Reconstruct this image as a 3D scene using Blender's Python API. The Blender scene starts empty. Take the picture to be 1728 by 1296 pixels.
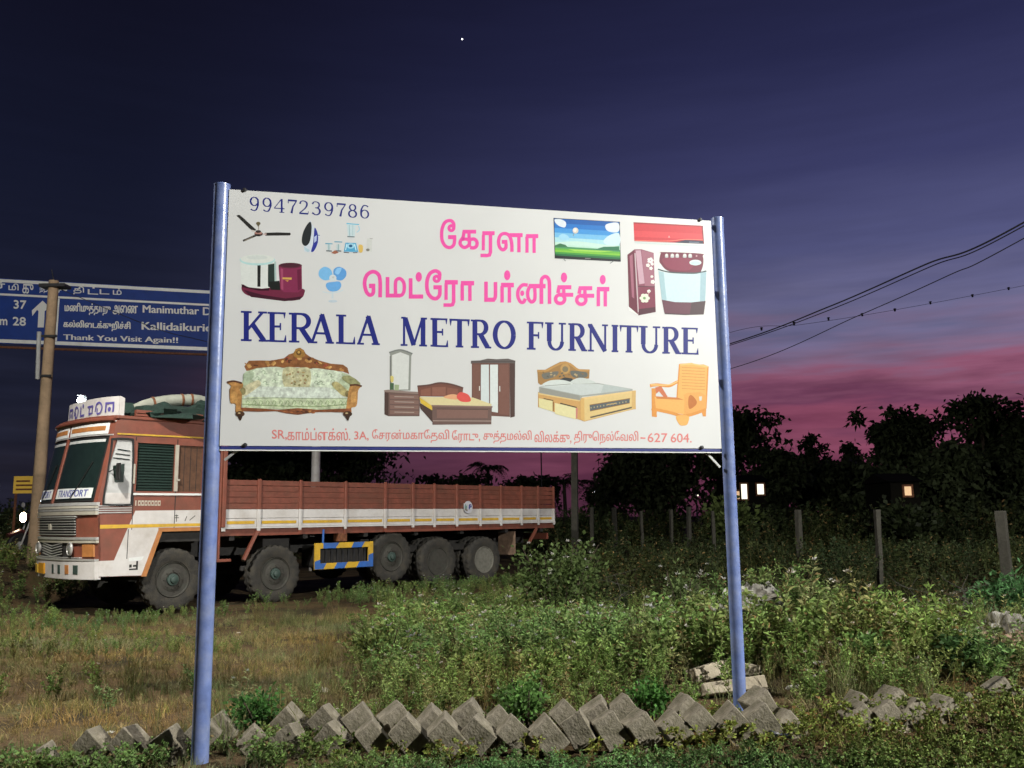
import bpy, bmesh, math, random
import numpy as np
from mathutils import Vector, Matrix, noise as mnoise
from mathutils.geometry import tessellate_polygon

random.seed(7); rng = np.random.default_rng(11)
S = bpy.context.scene
COL = S.collection
R = math.radians

# ------------------------------------------------------------------ camera
CAM = (0.0, 0.0, 1.5)
FPX, PITCH, ROLL = 1491.0, R(8.54), R(-0.65)      # focal length in photo pixels (1728 wide)
cam = bpy.data.objects.new('camera', bpy.data.cameras.new('camera')); COL.objects.link(cam)
cam.data.sensor_width = 36; cam.data.lens = FPX/1728*36
cam.data.clip_end = 3000
cam.location = CAM
MC = Matrix.Rotation(math.pi/2+PITCH, 3, 'X') @ Matrix.Rotation(ROLL, 3, 'Z')
cam.rotation_euler = MC.to_euler()
S.camera = cam

# ------------------------------------------------------------------ sky (dusk, afterglow on the right)
def s2l(c): c = c/255.0; return c/12.92 if c <= .04045 else ((c+.055)/1.055)**2.4
def rgb(r, g, b, k=1.0): return (s2l(r)*k, s2l(g)*k, s2l(b)*k, 1)
W = bpy.data.worlds.new('World'); S.world = W; W.use_nodes = True
nt = W.node_tree; N = nt.nodes; L = nt.links; N.clear()
def nd(t, **kw):
    n = N.new(t)
    for k, v in kw.items(): setattr(n, k, v)
    return n
wo = nd('ShaderNodeOutputWorld'); bg = nd('ShaderNodeBackground'); L.new(bg.outputs[0], wo.inputs[0])
tc = nd('ShaderNodeTexCoord'); sx = nd('ShaderNodeSeparateXYZ'); L.new(tc.outputs['Generated'], sx.inputs[0])
flat = nd('ShaderNodeVectorMath', operation='MULTIPLY'); flat.inputs[1].default_value = (1, 1, 0); L.new(tc.outputs['Generated'], flat.inputs[0])
nrm = nd('ShaderNodeVectorMath', operation='NORMALIZE'); L.new(flat.outputs[0], nrm.inputs[0])
dot = nd('ShaderNodeVectorMath', operation='DOT_PRODUCT'); dot.inputs[1].default_value = (math.sin(R(48)), math.cos(R(48)), 0); L.new(nrm.outputs[0], dot.inputs[0])
mr = nd('ShaderNodeMapRange', interpolation_type='SMOOTHSTEP'); mr.inputs['From Min'].default_value = 0.27; mr.inputs['From Max'].default_value = 1.05
L.new(dot.outputs['Value'], mr.inputs['Value'])
# streaky cloud noise: wide in azimuth, thin in elevation
cm = nd('ShaderNodeMapping'); cm.inputs['Scale'].default_value = (2.2, 2.2, 17); L.new(tc.outputs['Generated'], cm.inputs[0])
cn = nd('ShaderNodeTexNoise'); cn.inputs['Scale'].default_value = 1.6; cn.inputs['Detail'].default_value = 6; cn.inputs['Roughness'].default_value = .55; L.new(cm.outputs[0], cn.inputs['Vector'])
# warp the elevation with the noise so the colour bands get ragged cloud edges
wsub = nd('ShaderNodeMath', operation='SUBTRACT'); wsub.inputs[1].default_value = .5; L.new(cn.outputs['Fac'], wsub.inputs[0])
wmul = nd('ShaderNodeMath', operation='MULTIPLY'); wmul.inputs[1].default_value = .2; L.new(wsub.outputs[0], wmul.inputs[0])
fade = nd('ShaderNodeMapRange', interpolation_type='SMOOTHSTEP'); fade.inputs['From Min'].default_value = .12; fade.inputs['From Max'].default_value = .34; fade.inputs['To Min'].default_value = 1; fade.inputs['To Max'].default_value = .22; L.new(sx.outputs['Z'], fade.inputs['Value'])
wfad = nd('ShaderNodeMath', operation='MULTIPLY'); L.new(wmul.outputs[0], wfad.inputs[0]); L.new(fade.outputs[0], wfad.inputs[1])
zadd = nd('ShaderNodeMath', operation='ADD'); L.new(sx.outputs['Z'], zadd.inputs[0]); L.new(wfad.outputs[0], zadd.inputs[1])
emap = nd('ShaderNodeMapRange'); emap.inputs['From Min'].default_value = -.05; emap.inputs['From Max'].default_value = .75; L.new(zadd.outputs[0], emap.inputs['Value'])
def ramp(stops):
    r = nd('ShaderNodeValToRGB'); cr = r.color_ramp
    while len(cr.elements) < len(stops): cr.elements.new(.5)
    for e, (z, c) in zip(cr.elements, stops): e.position = (z+.05)/.8; e.color = rgb(*c)
    L.new(emap.outputs[0], r.inputs[0]); return r
west = ramp([(-.02, (70, 34, 52)), (.05, (104, 50, 74)), (.09, (136, 72, 96)), (.115, (108, 60, 86)), (.14, (136, 82, 106)), (.17, (124, 102, 130)), (.21, (104, 102, 136)), (.27, (82, 84, 124)), (.36, (59, 61, 101)), (.46, (39, 41, 75)), (.60, (23, 24, 49))])
east = ramp([(-.02, (33, 31, 42)), (.08, (30, 31, 45)), (.2, (25, 28, 45)), (.35, (19, 22, 40)), (.55, (14, 14, 29))])
mix = nd('ShaderNodeMix', data_type='RGBA'); L.new(mr.outputs[0], mix.inputs['Factor']); L.new(east.outputs[0], mix.inputs['A']); L.new(west.outputs[0], mix.inputs['B'])
# fine brightness streaks
cm2 = nd('ShaderNodeMapping'); cm2.inputs['Scale'].default_value = (3, 3, 30); L.new(tc.outputs['Generated'], cm2.inputs[0])
cn2 = nd('ShaderNodeTexNoise'); cn2.inputs['Scale'].default_value = 2.3; cn2.inputs['Detail'].default_value = 5; L.new(cm2.outputs[0], cn2.inputs['Vector'])
br = nd('ShaderNodeMapRange'); br.inputs['From Min'].default_value = .3; br.inputs['From Max'].default_value = .7; br.inputs['To Min'].default_value = .8; br.inputs['To Max'].default_value = 1.18; L.new(cn2.outputs['Fac'], br.inputs['Value'])
bmx = nd('ShaderNodeMix', data_type='FLOAT'); bmx.inputs['A'].default_value = 1; L.new(fade.outputs[0], bmx.inputs['Factor']); L.new(br.outputs[0], bmx.inputs['B'])
sc_ = nd('ShaderNodeVectorMath', operation='SCALE'); L.new(mix.outputs['Result'], sc_.inputs[0]); L.new(bmx.outputs['Result'], sc_.inputs['Scale'])
# last of the physical twilight from a sun below the horizon
sky = nd('ShaderNodeTexSky'); sky.sky_type = 'NISHITA'; sky.sun_disc = False; sky.sun_elevation = R(-6); sky.sun_rotation = R(48)
sk = nd('ShaderNodeVectorMath', operation='SCALE'); sk.inputs['Scale'].default_value = .002; L.new(sky.outputs[0], sk.inputs[0])
ad = nd('ShaderNodeVectorMath', operation='ADD'); L.new(sc_.outputs[0], ad.inputs[0]); L.new(sk.outputs[0], ad.inputs[1])
L.new(ad.outputs[0], bg.inputs['Color']); bg.inputs['Strength'].default_value = 1.0
LAMP_POWER = (20000, 5400)                       # two roadside street lamps, built below
S.view_settings.view_transform = 'Standard'; S.view_settings.look = 'None'; S.view_settings.exposure = .15; S.view_settings.gamma = 1
S.cycles.use_denoising = True; S.cycles.max_bounces = 5; S.cycles.diffuse_bounces = 2; S.cycles.sample_clamp_indirect = .5

# ------------------------------------------------------------------ pixel rays
def ray(x, y): return (MC @ Vector(((x-864)/FPX, -(y-648)/FPX, -1))).normalized()
CV = Vector(CAM)
def atY(x, y, Y): d = ray(x, y); return CV + d*(Y/d.y)
def hit(x, y, p0, n): d = ray(x, y); return CV + d*((Vector(p0)-CV).dot(n)/d.dot(n))
def onz(x, y, z): d = ray(x, y); return CV + d*((z-CV.z)/d.z)

# ------------------------------------------------------------------ helpers
def tag(o, label=None, cat=None, group=None, kind=None):
    if label: o['label'] = label
    if cat: o['category'] = cat
    if group: o['group'] = group
    if kind: o['kind'] = kind
    return o
def empty(name, loc=(0, 0, 0), rz=0, parent=None):
    o = bpy.data.objects.new(name, None); COL.objects.link(o); o.location = loc; o.rotation_euler = (0, 0, rz)
    o.empty_display_size = .1
    if parent: o.parent = parent
    return o
def copy_tree(o, parent=None):
    c = o.copy(); COL.objects.link(c); c.parent = parent
    for ch in list(o.children): copy_tree(ch, c)
    return c
class MB:
    def __init__(s): s.v = []; s.f = []; s.c = []
    def add(s, vs, fs, col=None):
        b = len(s.v); s.v += [tuple(p) for p in vs]; s.f += [tuple(i+b for i in f) for f in fs]; s.c += [col]*len(fs); return s
    def box(s, a, b, col=None):
        x0, y0, z0 = a; x1, y1, z1 = b
        return s.add([(x0,y0,z0),(x1,y0,z0),(x1,y1,z0),(x0,y1,z0),(x0,y0,z1),(x1,y0,z1),(x1,y1,z1),(x0,y1,z1)],
                     [(0,3,2,1),(4,5,6,7),(0,1,5,4),(1,2,6,5),(2,3,7,6),(3,0,4,7)], col)
    def bar(s, p, q, w, h=None, up=(0,0,1)):
        p, q = Vector(p), Vector(q); h = h or w; d = (q-p).normalized(); x = d.cross(Vector(up))
        if x.length < 1e-4: x = d.cross(Vector((1,0,0)))
        x.normalize(); y = x.cross(d); vs = []
        for e in (p, q):
            for a, b in ((-1,-1),(1,-1),(1,1),(-1,1)): vs.append(e+x*a*w/2+y*b*h/2)
        return s.add(vs, [(0,1,2,3),(7,6,5,4),(0,4,5,1),(1,5,6,2),(2,6,7,3),(3,7,4,0)])
    def tube(s, pts, r, n=10, caps=True):
        pts = [Vector(p) for p in pts]; rs = r if hasattr(r, '__len__') else [r]*len(pts); vs = []; up = None
        for i, p in enumerate(pts):
            d = (pts[min(i+1, len(pts)-1)]-pts[max(i-1, 0)]).normalized()
            x = d.cross(Vector((.31, .17, .93)))
            if x.length < .05: x = d.cross(Vector((1, .2, 0)))
            x.normalize(); y = d.cross(x)
            for k in range(n):
                a = 2*math.pi*k/n; vs.append(p+(x*math.cos(a)+y*math.sin(a))*rs[i])
        fs = [(i*n+k, i*n+(k+1) % n, (i+1)*n+(k+1) % n, (i+1)*n+k) for i in range(len(pts)-1) for k in range(n)]
        if caps: fs += [tuple(range(n))[::-1], tuple((len(pts)-1)*n+k for k in range(n))]
        return s.add(vs, fs)
    def lathe(s, prof, n=32, c=(0,0,0), axis='y'):
        """prof: (radius, offset along axis)"""
        vs = []
        for r, h in prof:
            for k in range(n):
                a = 2*math.pi*k/n; u, w = r*math.cos(a), r*math.sin(a)
                vs.append((c[0]+u, c[1]+h, c[2]+w) if axis == 'y' else (c[0]+u, c[1]+w, c[2]+h))
        m = len(prof); fs = [(i*n+k, i*n+(k+1) % n, (i+1)*n+(k+1) % n, (i+1)*n+k) for i in range(m-1) for k in range(n)]
        fs += [tuple(range(n))[::-1], tuple((m-1)*n+k for k in range(n))]
        return s.add(vs, fs)
    def prism(s, loops, fn, t0, t1, col=None):
        """loops: outline + holes of 2-D points; fn(a,b,t) -> 3-D; solid between t0 and t1"""
        flat_ = [p for l in loops for p in l]; n = len(flat_)
        tri = tessellate_polygon([[Vector((a, b, 0)) for a, b in l] for l in loops])
        vs = [fn(a, b, t0) for a, b in flat_]+[fn(a, b, t1) for a, b in flat_]
        fs = [tuple(t) for t in tri]+[tuple(i+n for i in t[::-1]) for t in tri]
        b = 0
        for l in loops:
            m = len(l); fs += [(b+i, b+(i+1) % m, b+(i+1) % m+n, b+i+n) for i in range(m)]; b += m
        return s.add(vs, fs, col)
    def build(s, name, mat, parent=None, smooth=False, bevel=0, fix=True):
        me = bpy.data.meshes.new(name); me.from_pydata(s.v, [], s.f)
        if any(c is not None for c in s.c):
            at = me.color_attributes.new('Col', 'FLOAT_COLOR', 'CORNER'); arr = []
            for f, c in zip(s.f, s.c): arr += list(c or (1, 1, 1, 1))*len(f)
            at.data.foreach_set('color', arr)
        if fix:
            bm = bmesh.new(); bm.from_mesh(me); bmesh.ops.recalc_face_normals(bm, faces=bm.faces); bm.to_mesh(me); bm.free()
        if smooth: me.polygons.foreach_set('use_smooth', [True]*len(me.polygons))
        if mat: me.materials.append(M[mat] if isinstance(mat, str) else mat)
        o = bpy.data.objects.new(name, me); COL.objects.link(o)
        if parent: o.parent = parent
        if bevel:
            b = o.modifiers.new('bevel', 'BEVEL'); b.width = bevel; b.segments = 2; b.limit_method = 'ANGLE'
        if smooth:
            try: me.set_sharp_from_angle(angle=R(40))
            except Exception: pass
        return o
def np_mesh(name, v, f, mat, col=None, parent=None, smooth=False):
    """v (n,3), f (m,k) arrays; col (m,3) linear colour per face"""
    me = bpy.data.meshes.new(name); v = np.ascontiguousarray(v, dtype=np.float32); f = np.ascontiguousarray(f, dtype=np.int32)
    m, k = f.shape
    me.vertices.add(len(v)); me.vertices.foreach_set('co', v.ravel())
    me.loops.add(m*k); me.loops.foreach_set('vertex_index', f.ravel())
    me.polygons.add(m); me.polygons.foreach_set('loop_start', np.arange(0, m*k, k, dtype=np.int32)); me.polygons.foreach_set('loop_total', np.full(m, k, dtype=np.int32))
    me.update(calc_edges=True)
    if col is not None:
        at = me.color_attributes.new('Col', 'FLOAT_COLOR', 'CORNER')
        c4 = np.ones((m, k, 4), dtype=np.float32); c4[:, :, :3] = col[:, None, :]
        at.data.foreach_set('color', c4.ravel())
    if smooth: me.polygons.foreach_set('use_smooth', np.ones(m, dtype=bool))
    me.materials.append(M[mat] if isinstance(mat, str) else mat)
    o = bpy.data.objects.new(name, me); COL.objects.link(o)
    if parent: o.parent = parent
    return o

# ------------------------------------------------------------------ materials
M = {}
def mat(name, col=(.5, .5, .5), rough=.6, metal=0, var=.25, scale=6.0, dirt=None, dirt_amt=0, bump=0, bscale=40, attr=False, emit=None, estr=0, spec=.5, translucent=0, coat=0):
    m = bpy.data.materials.new(name); m.use_nodes = True; t = m.node_tree; n = t.nodes; l = t.links
    b = n['Principled BSDF']; b.inputs['Roughness'].default_value = rough; b.inputs['Metallic'].default_value = metal
    b.inputs['Specular IOR Level'].default_value = spec; b.inputs['Coat Weight'].default_value = coat
    co = n.new('ShaderNodeTexCoord')
    if attr:
        a = n.new('ShaderNodeAttribute'); a.attribute_name = 'Col'; base = a.outputs['Color']
    else:
        r = n.new('ShaderNodeRGB'); r.outputs[0].default_value = (*col[:3], 1); base = r.outputs[0]
    nz = n.new('ShaderNodeTexNoise'); nz.inputs['Scale'].default_value = scale; nz.inputs['Detail'].default_value = 6; nz.inputs['Roughness'].default_value = .65; l.new(co.outputs['Object'], nz.inputs['Vector'])
    mp = n.new('ShaderNodeMapRange'); mp.inputs['From Min'].default_value = .3; mp.inputs['From Max'].default_value = .7; mp.inputs['To Min'].default_value = 1-var; mp.inputs['To Max'].default_value = 1+var; l.new(nz.outputs['Fac'], mp.inputs['Value'])
    sc = n.new('ShaderNodeVectorMath'); sc.operation = 'SCALE'; l.new(base, sc.inputs[0]); l.new(mp.outputs[0], sc.inputs['Scale']); out = sc.outputs[0]
    if dirt:
        n2 = n.new('ShaderNodeTexNoise'); n2.inputs['Scale'].default_value = scale*.55; n2.inputs['Detail'].default_value = 8; n2.inputs['Roughness'].default_value = .7
        ofs = n.new('ShaderNodeMapping'); ofs.inputs['Location'].default_value = (3.1, 7.7, 1.3); l.new(co.outputs['Object'], ofs.inputs[0]); l.new(ofs.outputs[0], n2.inputs['Vector'])
        m2 = n.new('ShaderNodeMapRange'); m2.inputs['From Min'].default_value = .44; m2.inputs['From Max'].default_value = .72; m2.inputs['To Max'].default_value = dirt_amt; l.new(n2.outputs['Fac'], m2.inputs['Value'])
        mx = n.new('ShaderNodeMix'); mx.data_type = 'RGBA'; l.new(m2.outputs[0], mx.inputs['Factor']); l.new(out, mx.inputs['A']); mx.inputs['B'].default_value = (*dirt[:3], 1); out = mx.outputs['Result']
    l.new(out, b.inputs['Base Color'])
    if bump:
        n3 = n.new('ShaderNodeTexNoise'); n3.inputs['Scale'].default_value = bscale; n3.inputs['Detail'].default_value = 5; l.new(co.outputs['Object'], n3.inputs['Vector'])
        bp = n.new('ShaderNodeBump'); bp.inputs['Strength'].default_value = bump; bp.inputs['Distance'].default_value = .02; l.new(n3.outputs['Fac'], bp.inputs['Height']); l.new(bp.outputs[0], b.inputs['Normal'])
    if emit:
        b.inputs['Emission Color'].default_value = (*emit[:3], 1); b.inputs['Emission Strength'].default_value = estr
    if translucent:
        tr = n.new('ShaderNodeBsdfTranslucent'); l.new(out, tr.inputs['Color']); ms = n.new('ShaderNodeMixShader'); ms.inputs[0].default_value = translucent
        l.new(b.outputs[0], ms.inputs[1]); l.new(tr.outputs[0], ms.inputs[2]); l.new(ms.outputs[0], n['Material Output'].inputs['Surface'])
    M[name] = m; return m
mat('leaf', attr=True, rough=.55, var=.15, scale=9, translucent=.25, spec=.12)
mat('print', attr=True, rough=.45, var=.05, scale=60, spec=.3)
mat('brocade', attr=True, rough=.5, var=.42, scale=38, spec=.3)
mat('board_white', (.61, .625, .62), rough=.42, var=.035, scale=1.2, dirt=(.5, .5, .46), dirt_amt=.12, bump=.03, bscale=2.5)
mat('post_blue', (.13, .185, .40), rough=.3, var=.22, scale=14, dirt=(.30, .33, .42), dirt_amt=.5, bump=.08, bscale=60, spec=.6)
mat('navy_trim', (.03, .04, .18), rough=.4, var=.1)
mat('steel_dark', (.03, .03, .032), rough=.55, metal=.4, var=.3)
mat('rust', (.16, .06, .025), rough=.8, var=.5, scale=20)
mat('concrete', (.21, .185, .14), rough=.95, var=.35, scale=14, dirt=(.075, .068, .035), dirt_amt=1.0, bump=.45, bscale=70)
mat('concrete_pale', (.36, .31, .23), rough=.92, var=.2, scale=9, dirt=(.2, .17, .11), dirt_amt=.6, bump=.5, bscale=40)
mat('pole_concrete', (.32, .225, .14), rough=.9, var=.2, scale=5, dirt=(.14, .11, .07), dirt_amt=.6, bump=.3, bscale=30)
mat('granite', (.05, .047, .036), rough=.9, var=.3, scale=9, bump=.4, bscale=30)
mat('galvanised', (.42, .43, .42), rough=.45, metal=.4, var=.12, scale=8)
mat('sign_blue', (.008, .04, .24), rough=.55, var=.12, scale=3, spec=.2)
mat('sign_white', (.72, .74, .72), rough=.4, var=.08, scale=8)
mat('truck_red', (.225, .068, .043), rough=.42, var=.18, scale=5, dirt=(.13, .07, .045), dirt_amt=.55, bump=.06, bscale=25, coat=.15)
mat('truck_wood', (.185, .055, .034), rough=.6, var=.3, scale=6, dirt=(.10, .05, .03), dirt_amt=.7, bump=.25, bscale=18)
mat('truck_white', (.62, .60, .58), rough=.45, var=.07, scale=4, dirt=(.33, .28, .22), dirt_amt=.5, bump=.04, bscale=20)
mat('truck_yellow', (.62, .38, .03), rough=.5, var=.15, scale=8, dirt=(.3, .2, .06), dirt_amt=.5)
mat('truck_blue', (.03, .13, .45), rough=.5, var=.15, scale=8, dirt=(.08, .1, .15), dirt_amt=.5)
mat('trim_orange', (.42, .17, .05), rough=.5, var=.2, scale=8)
mat('cream', (.62, .58, .48), rough=.3, var=.12, scale=6, metal=.35)
mat('chrome', (.7, .69, .66), rough=.28, metal=.55, var=.1, scale=10)
mat('glass_dark', (.012, .022, .02), rough=.06, var=.2, spec=.6)
mat('glass_pale', (.55, .56, .55), rough=.12, var=.2, scale=5, spec=.6)
mat('lens', (.5, .5, .46), rough=.08, metal=.5, var=.1)
mat('amber', (.6, .28, .02), rough=.25, var=.1)
mat('rubber', (.032, .03, .026), rough=.9, var=.35, scale=14, dirt=(.07, .06, .042), dirt_amt=.8, bump=.5, bscale=50)
mat('rubber_black', (.012, .012, .012), rough=.6, var=.2)
mat('rim', (.042, .038, .031), rough=.75, var=.3, scale=14, dirt=(.05, .06, .045), dirt_amt=.5)
mat('rim_pale', (.15, .145, .12), rough=.7, var=.3, scale=14)
mat('hub_green', (.035, .06, .05), rough=.6, var=.25, scale=30)
mat('louvre_green', (.010, .026, .02), rough=.55, var=.2)
mat('window_board', (.10, .045, .022), rough=.7, var=.3, scale=12)
mat('chassis', (.022, .02, .018), rough=.8, var=.4, scale=10)
mat('canvas_pale', (.30, .31, .26), rough=.9, var=.15, scale=7, bump=.4, bscale=20)
mat('net_green', (.012, .032, .024), rough=.9, var=.5, scale=18, bump=.6, bscale=30)
mat('bark', (.06, .045, .03), rough=.95, var=.35, scale=8, bump=.6, bscale=18)
mat('wire_black', (.012, .012, .016), rough=.6, var=.1)
mat('plastic_white', (.22, .21, .185), rough=.6, var=.3, scale=9, dirt=(.2, .17, .12), dirt_amt=.7)
mat('plastic_brown', (.24, .16, .11), rough=.7, var=.4, scale=9)
mat('stone', (.44, .42, .38), rough=.9, var=.2, scale=14, bump=.5, bscale=40)
mat('hose', (.02, .03, .055), rough=.3, var=.2)
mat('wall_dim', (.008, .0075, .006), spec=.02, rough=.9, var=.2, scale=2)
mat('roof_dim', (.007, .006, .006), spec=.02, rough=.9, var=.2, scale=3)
mat('shop_yellow', (.55, .36, .05), rough=.6, var=.15, scale=3, emit=(.9, .55, .08), estr=.12)
mat('lit_white', (.8, .8, .8), emit=(.85, .95, 1), estr=30)
mat('lit_lens', (.8, .8, .8), emit=(.95, .97, 1), estr=4)
mat('lit_warm', (.8, .8, .8), emit=(1, .78, .5), estr=60)
mat('lit_window', (.8, .8, .7), emit=(1, .95, .75), estr=1.3, var=.1)
mat('lit_window_dim', (.8, .6, .4), emit=(1, .6, .3), estr=.55, var=.3)
mat('star', (.9, .9, .9), emit=(.95, .97, 1), estr=3.0)
mat('bike_paint', (.05, .012, .012), rough=.3, var=.1)

# ================================================================== SETTING
def sstep(a, b, x): t = np.clip((x-a)/(b-a), 0, 1); return t*t*(3-2*t)
def vnoise(x, y, s, seed=0):
    """cheap smooth value noise on arrays"""
    x = x/s+seed*13.7; y = y/s+seed*7.3
    xi, yi = np.floor(x).astype(int), np.floor(y).astype(int); fx, fy = x-xi, y-yi
    fx = fx*fx*(3-2*fx); fy = fy*fy*(3-2*fy)
    h = lambda a, b: np.modf(np.abs(np.sin(a*127.1+b*311.7+seed)*43758.5453))[0]
    return (h(xi, yi)*(1-fx)+h(xi+1, yi)*fx)*(1-fy)+(h(xi, yi+1)*(1-fx)+h(xi+1, yi+1)*fx)*fy
def gz(x, y):
    x = np.asarray(x, float); y = np.asarray(y, float)
    zk = np.interp(x, [-3, -2.1, -1.75, -1.3, 0, 1.4, 3], [.03, .06, .15, .17, .215, .28, .33])
    back = zk*(1-sstep(6.2, 12.5, y))
    front = (zk*.5+.10)*sstep(1.5, 4.2, y)
    ys_ = y-.22*(1-sstep(-2.1, -1.8, x)); z = front+(back-front)*sstep(4.72, 5.22, ys_)
    z = z+.055*(vnoise(x, y, 1.3, 1)-.5)+.03*(vnoise(x, y, .45, 2)-.5)
    for cx, cy, rr, hh in ((2.62, 9.55, .75, .40), (4.5, 8.55, .8, .20)): z = z+hh*np.exp(-((x-cx)**2+(y-cy)**2)/(rr*rr)*1.6)
    # the road embankment beyond the lorry on the left
    z = z+.62*sstep(-8.7, -11.2, x-.12*(y-15))*sstep(6, 12, y)
    return z
def gz1(x, y): return float(gz(np.array([x]), np.array([y]))[0])
xs = np.unique(np.concatenate([np.linspace(-600, -30, 12), np.linspace(-30, -7, 40), np.linspace(-7, 7, 180), np.linspace(7, 30, 40), np.linspace(30, 600, 12)]))
ys = np.unique(np.concatenate([np.linspace(-300, -10, 8), np.linspace(-10, 3, 20), np.linspace(3, 14, 150), np.linspace(14, 45, 60), np.linspace(45, 900, 14)]))
GX, GY = np.meshgrid(xs, ys); GZ = gz(GX, GY); nx, ny = len(xs), len(ys)
gm = bpy.data.materials.new('soil'); gm.use_nodes = True
def soil_nodes():
    t = gm.node_tree; n = t.nodes; l = t.links; b = n['Principled BSDF']; b.inputs['Roughness'].default_value = .95; b.inputs['Specular IOR Level'].default_value = .15
    co = n.new('ShaderNodeTexCoord')
    def ns(s, d=8, r=.65):
        z = n.new('ShaderNodeTexNoise'); z.inputs['Scale'].default_value = s; z.inputs['Detail'].default_value = d; z.inputs['Roughness'].default_value = r; l.new(co.outputs['Object'], z.inputs['Vector']); return z
    a = ns(1.1); r = n.new('ShaderNodeValToRGB'); cr = r.color_ramp
    cols = [(.36, (.030, .026, .014)), (.46, (.065, .045, .022)), (.54, (.105, .068, .034)), (.64, (.075, .068, .026)), (.72, (.14, .10, .055))]
    while len(cr.elements) < len(cols): cr.elements.new(.5)
    for e, (p, c) in zip(cr.elements, cols): e.position = p; e.color = (*c, 1)
    l.new(a.outputs['Fac'], r.inputs[0])
    f = ns(26, 6); mp = n.new('ShaderNodeMapRange'); mp.inputs['From Min'].default_value = .25; mp.inputs['From Max'].default_value = .75; mp.inputs['To Min'].default_value = .45; mp.inputs['To Max'].default_value = 1.5; l.new(f.outputs['Fac'], mp.inputs['Value'])
    s = n.new('ShaderNodeVectorMath'); s.operation = 'SCALE'; l.new(r.outputs[0], s.inputs[0]); l.new(mp.outputs[0], s.inputs['Scale']); l.new(s.outputs[0], b.inputs['Base Color'])
    bp = n.new('ShaderNodeBump'); bp.inputs['Strength'].default_value = .9; bp.inputs['Distance'].default_value = .04; l.new(f.outputs['Fac'], bp.inputs['Height']); l.new(bp.outputs[0], b.inputs['Normal'])
soil_nodes(); M['soil'] = gm
ii, jj = np.meshgrid(np.arange(ny-1), np.arange(nx-1), indexing='ij'); q = (ii*nx+jj).ravel()
gr = np_mesh('ground', np.stack([GX.ravel(), GY.ravel(), GZ.ravel()], 1), np.stack([q, q+1, q+nx+1, q+nx], 1), 'soil', smooth=True)
tag(gr, kind='structure')

# roadside street lamps that light the place (both stand outside the frame)
def street_lamp(x, y, h, ax, ay, power, label, head_col=(1, .97, .9), cut=True):
    g = gz1(x, y); t = empty('street_lamp', (x, y, g)); tag(t, label, 'street lamp', 'street lamps along the road')
    MB().tube([(0, 0, -.3), (0, 0, h*.5), (0, 0, h)], [.11, .09, .06], 12).build('pole', 'galvanised', t, smooth=True)
    d = Vector((ax, ay, 0)); e = Vector((0, 0, h))
    MB().tube([e, e+d*.4+Vector((0, 0, .22)), e+d+Vector((0, 0, .3))], .035, 8).build('arm', 'galvanised', t, smooth=True)
    c = e+d*1.25+Vector((0, 0, .28))
    hd = MB().bar(c-d.normalized()*.35, c+d.normalized()*.35, .26, .10).build('lamp_head', 'galvanised', t, bevel=.02)
    MB().bar(c-d.normalized()*.26-Vector((0, 0, .058)), c+d.normalized()*.26-Vector((0, 0, .058)), .2, .012).build('lens', 'lit_lens', hd)
    if power:
        li = bpy.data.lights.new('lamp_light', 'SPOT' if cut else 'POINT'); li.energy = power; li.color = head_col; li.shadow_soft_size = .14
        if cut: li.spot_size = R(170); li.spot_blend = .25
        lo = bpy.data.objects.new('lamp_light', li); COL.objects.link(lo); lo.parent = hd; lo.location = c-Vector((0, 0, .12))
    return t
street_lamp(13.2, -2.2, 8.4, -.9, .35, LAMP_POWER[0], 'galvanised street lamp right of the camera that lights the signboard', (1, .985, .93))
street_lamp(-7.4, 8.0, 8.2, .8, .1, LAMP_POWER[1], 'galvanised street lamp left of the camera that lights the lorry front', (1, .96, .88), False)

# ================================================================== ADVERTISING BOARD
BAZ = R(77.5); BU = Vector((math.sin(BAZ), math.cos(BAZ), 0)); BN = Vector((math.cos(BAZ), -math.sin(BAZ), 0))   # along the board, towards the viewer
B0 = atY(370, 752, 5.1)
def bpt(x, y, off=0.0): return hit(x, y, B0, BN) + BN*off          # photo pixel -> point on the board's face
base_l, base_r = hit(337, 1285, B0, BN), hit(1249, 1192, B0, BN)
board = empty('advertising_board', (base_l.x, base_l.y, 0)); tag(board, 'large white furniture shop signboard on two blue pipe posts', 'signboard')
BI = Vector((-base_l.x, -base_l.y, 0))
def loc(p): return Vector(p)+BI
c = {k: bpt(*v) for k, v in dict(TL=(388, 319.5), TR=(1199.5, 372.5), BR=(1217.5, 757), BL=(370.5, 752)).items()}
Wb = (c['BR']-c['BL']).dot(BU); zb, zt = c['BL'].z, c['TL'].z
def bloc(s, z, off): return loc(c['BL']+BU*s+Vector((0, 0, z-zb))+BN*off)
def bbox(mb, s0, s1, z0, z1, o0, o1):
    P = [bloc(s, z, o) for o in (o0, o1) for s, z in ((s0, z0), (s1, z0), (s1, z1), (s0, z1))]
    mb.add(P, [(0,1,2,3),(7,6,5,4),(0,4,5,1),(1,5,6,2),(2,6,7,3),(3,7,4,0)])
mb = MB(); bbox(mb, 0, Wb, zb, zt, -.012, 0); panel = mb.build('panel', 'board_white', board)
mb = MB(); bbox(mb, .004, Wb-.004, zb-.022, zb-.003, -.03, -.002); mb.build('bottom_rail', 'navy_trim', board, bevel=.003)
mb = MB(); bbox(mb, 0, Wb, zb-.029, zb-.0225, -.03, .0); mb.build('rail_lip', 'sign_white', board)
mb = MB(); bbox(mb, .004, Wb-.004, zt-.03, zt-.004, -.045, -.0125); mb.build('top_rail', 'navy_trim', board)
for z in (zb+.45, zb+1.05):
    mb = MB(); bbox(mb, 0, Wb, z, z+.03, -.045, -.0125); mb.build('back_rail', 'navy_trim', board)
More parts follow.
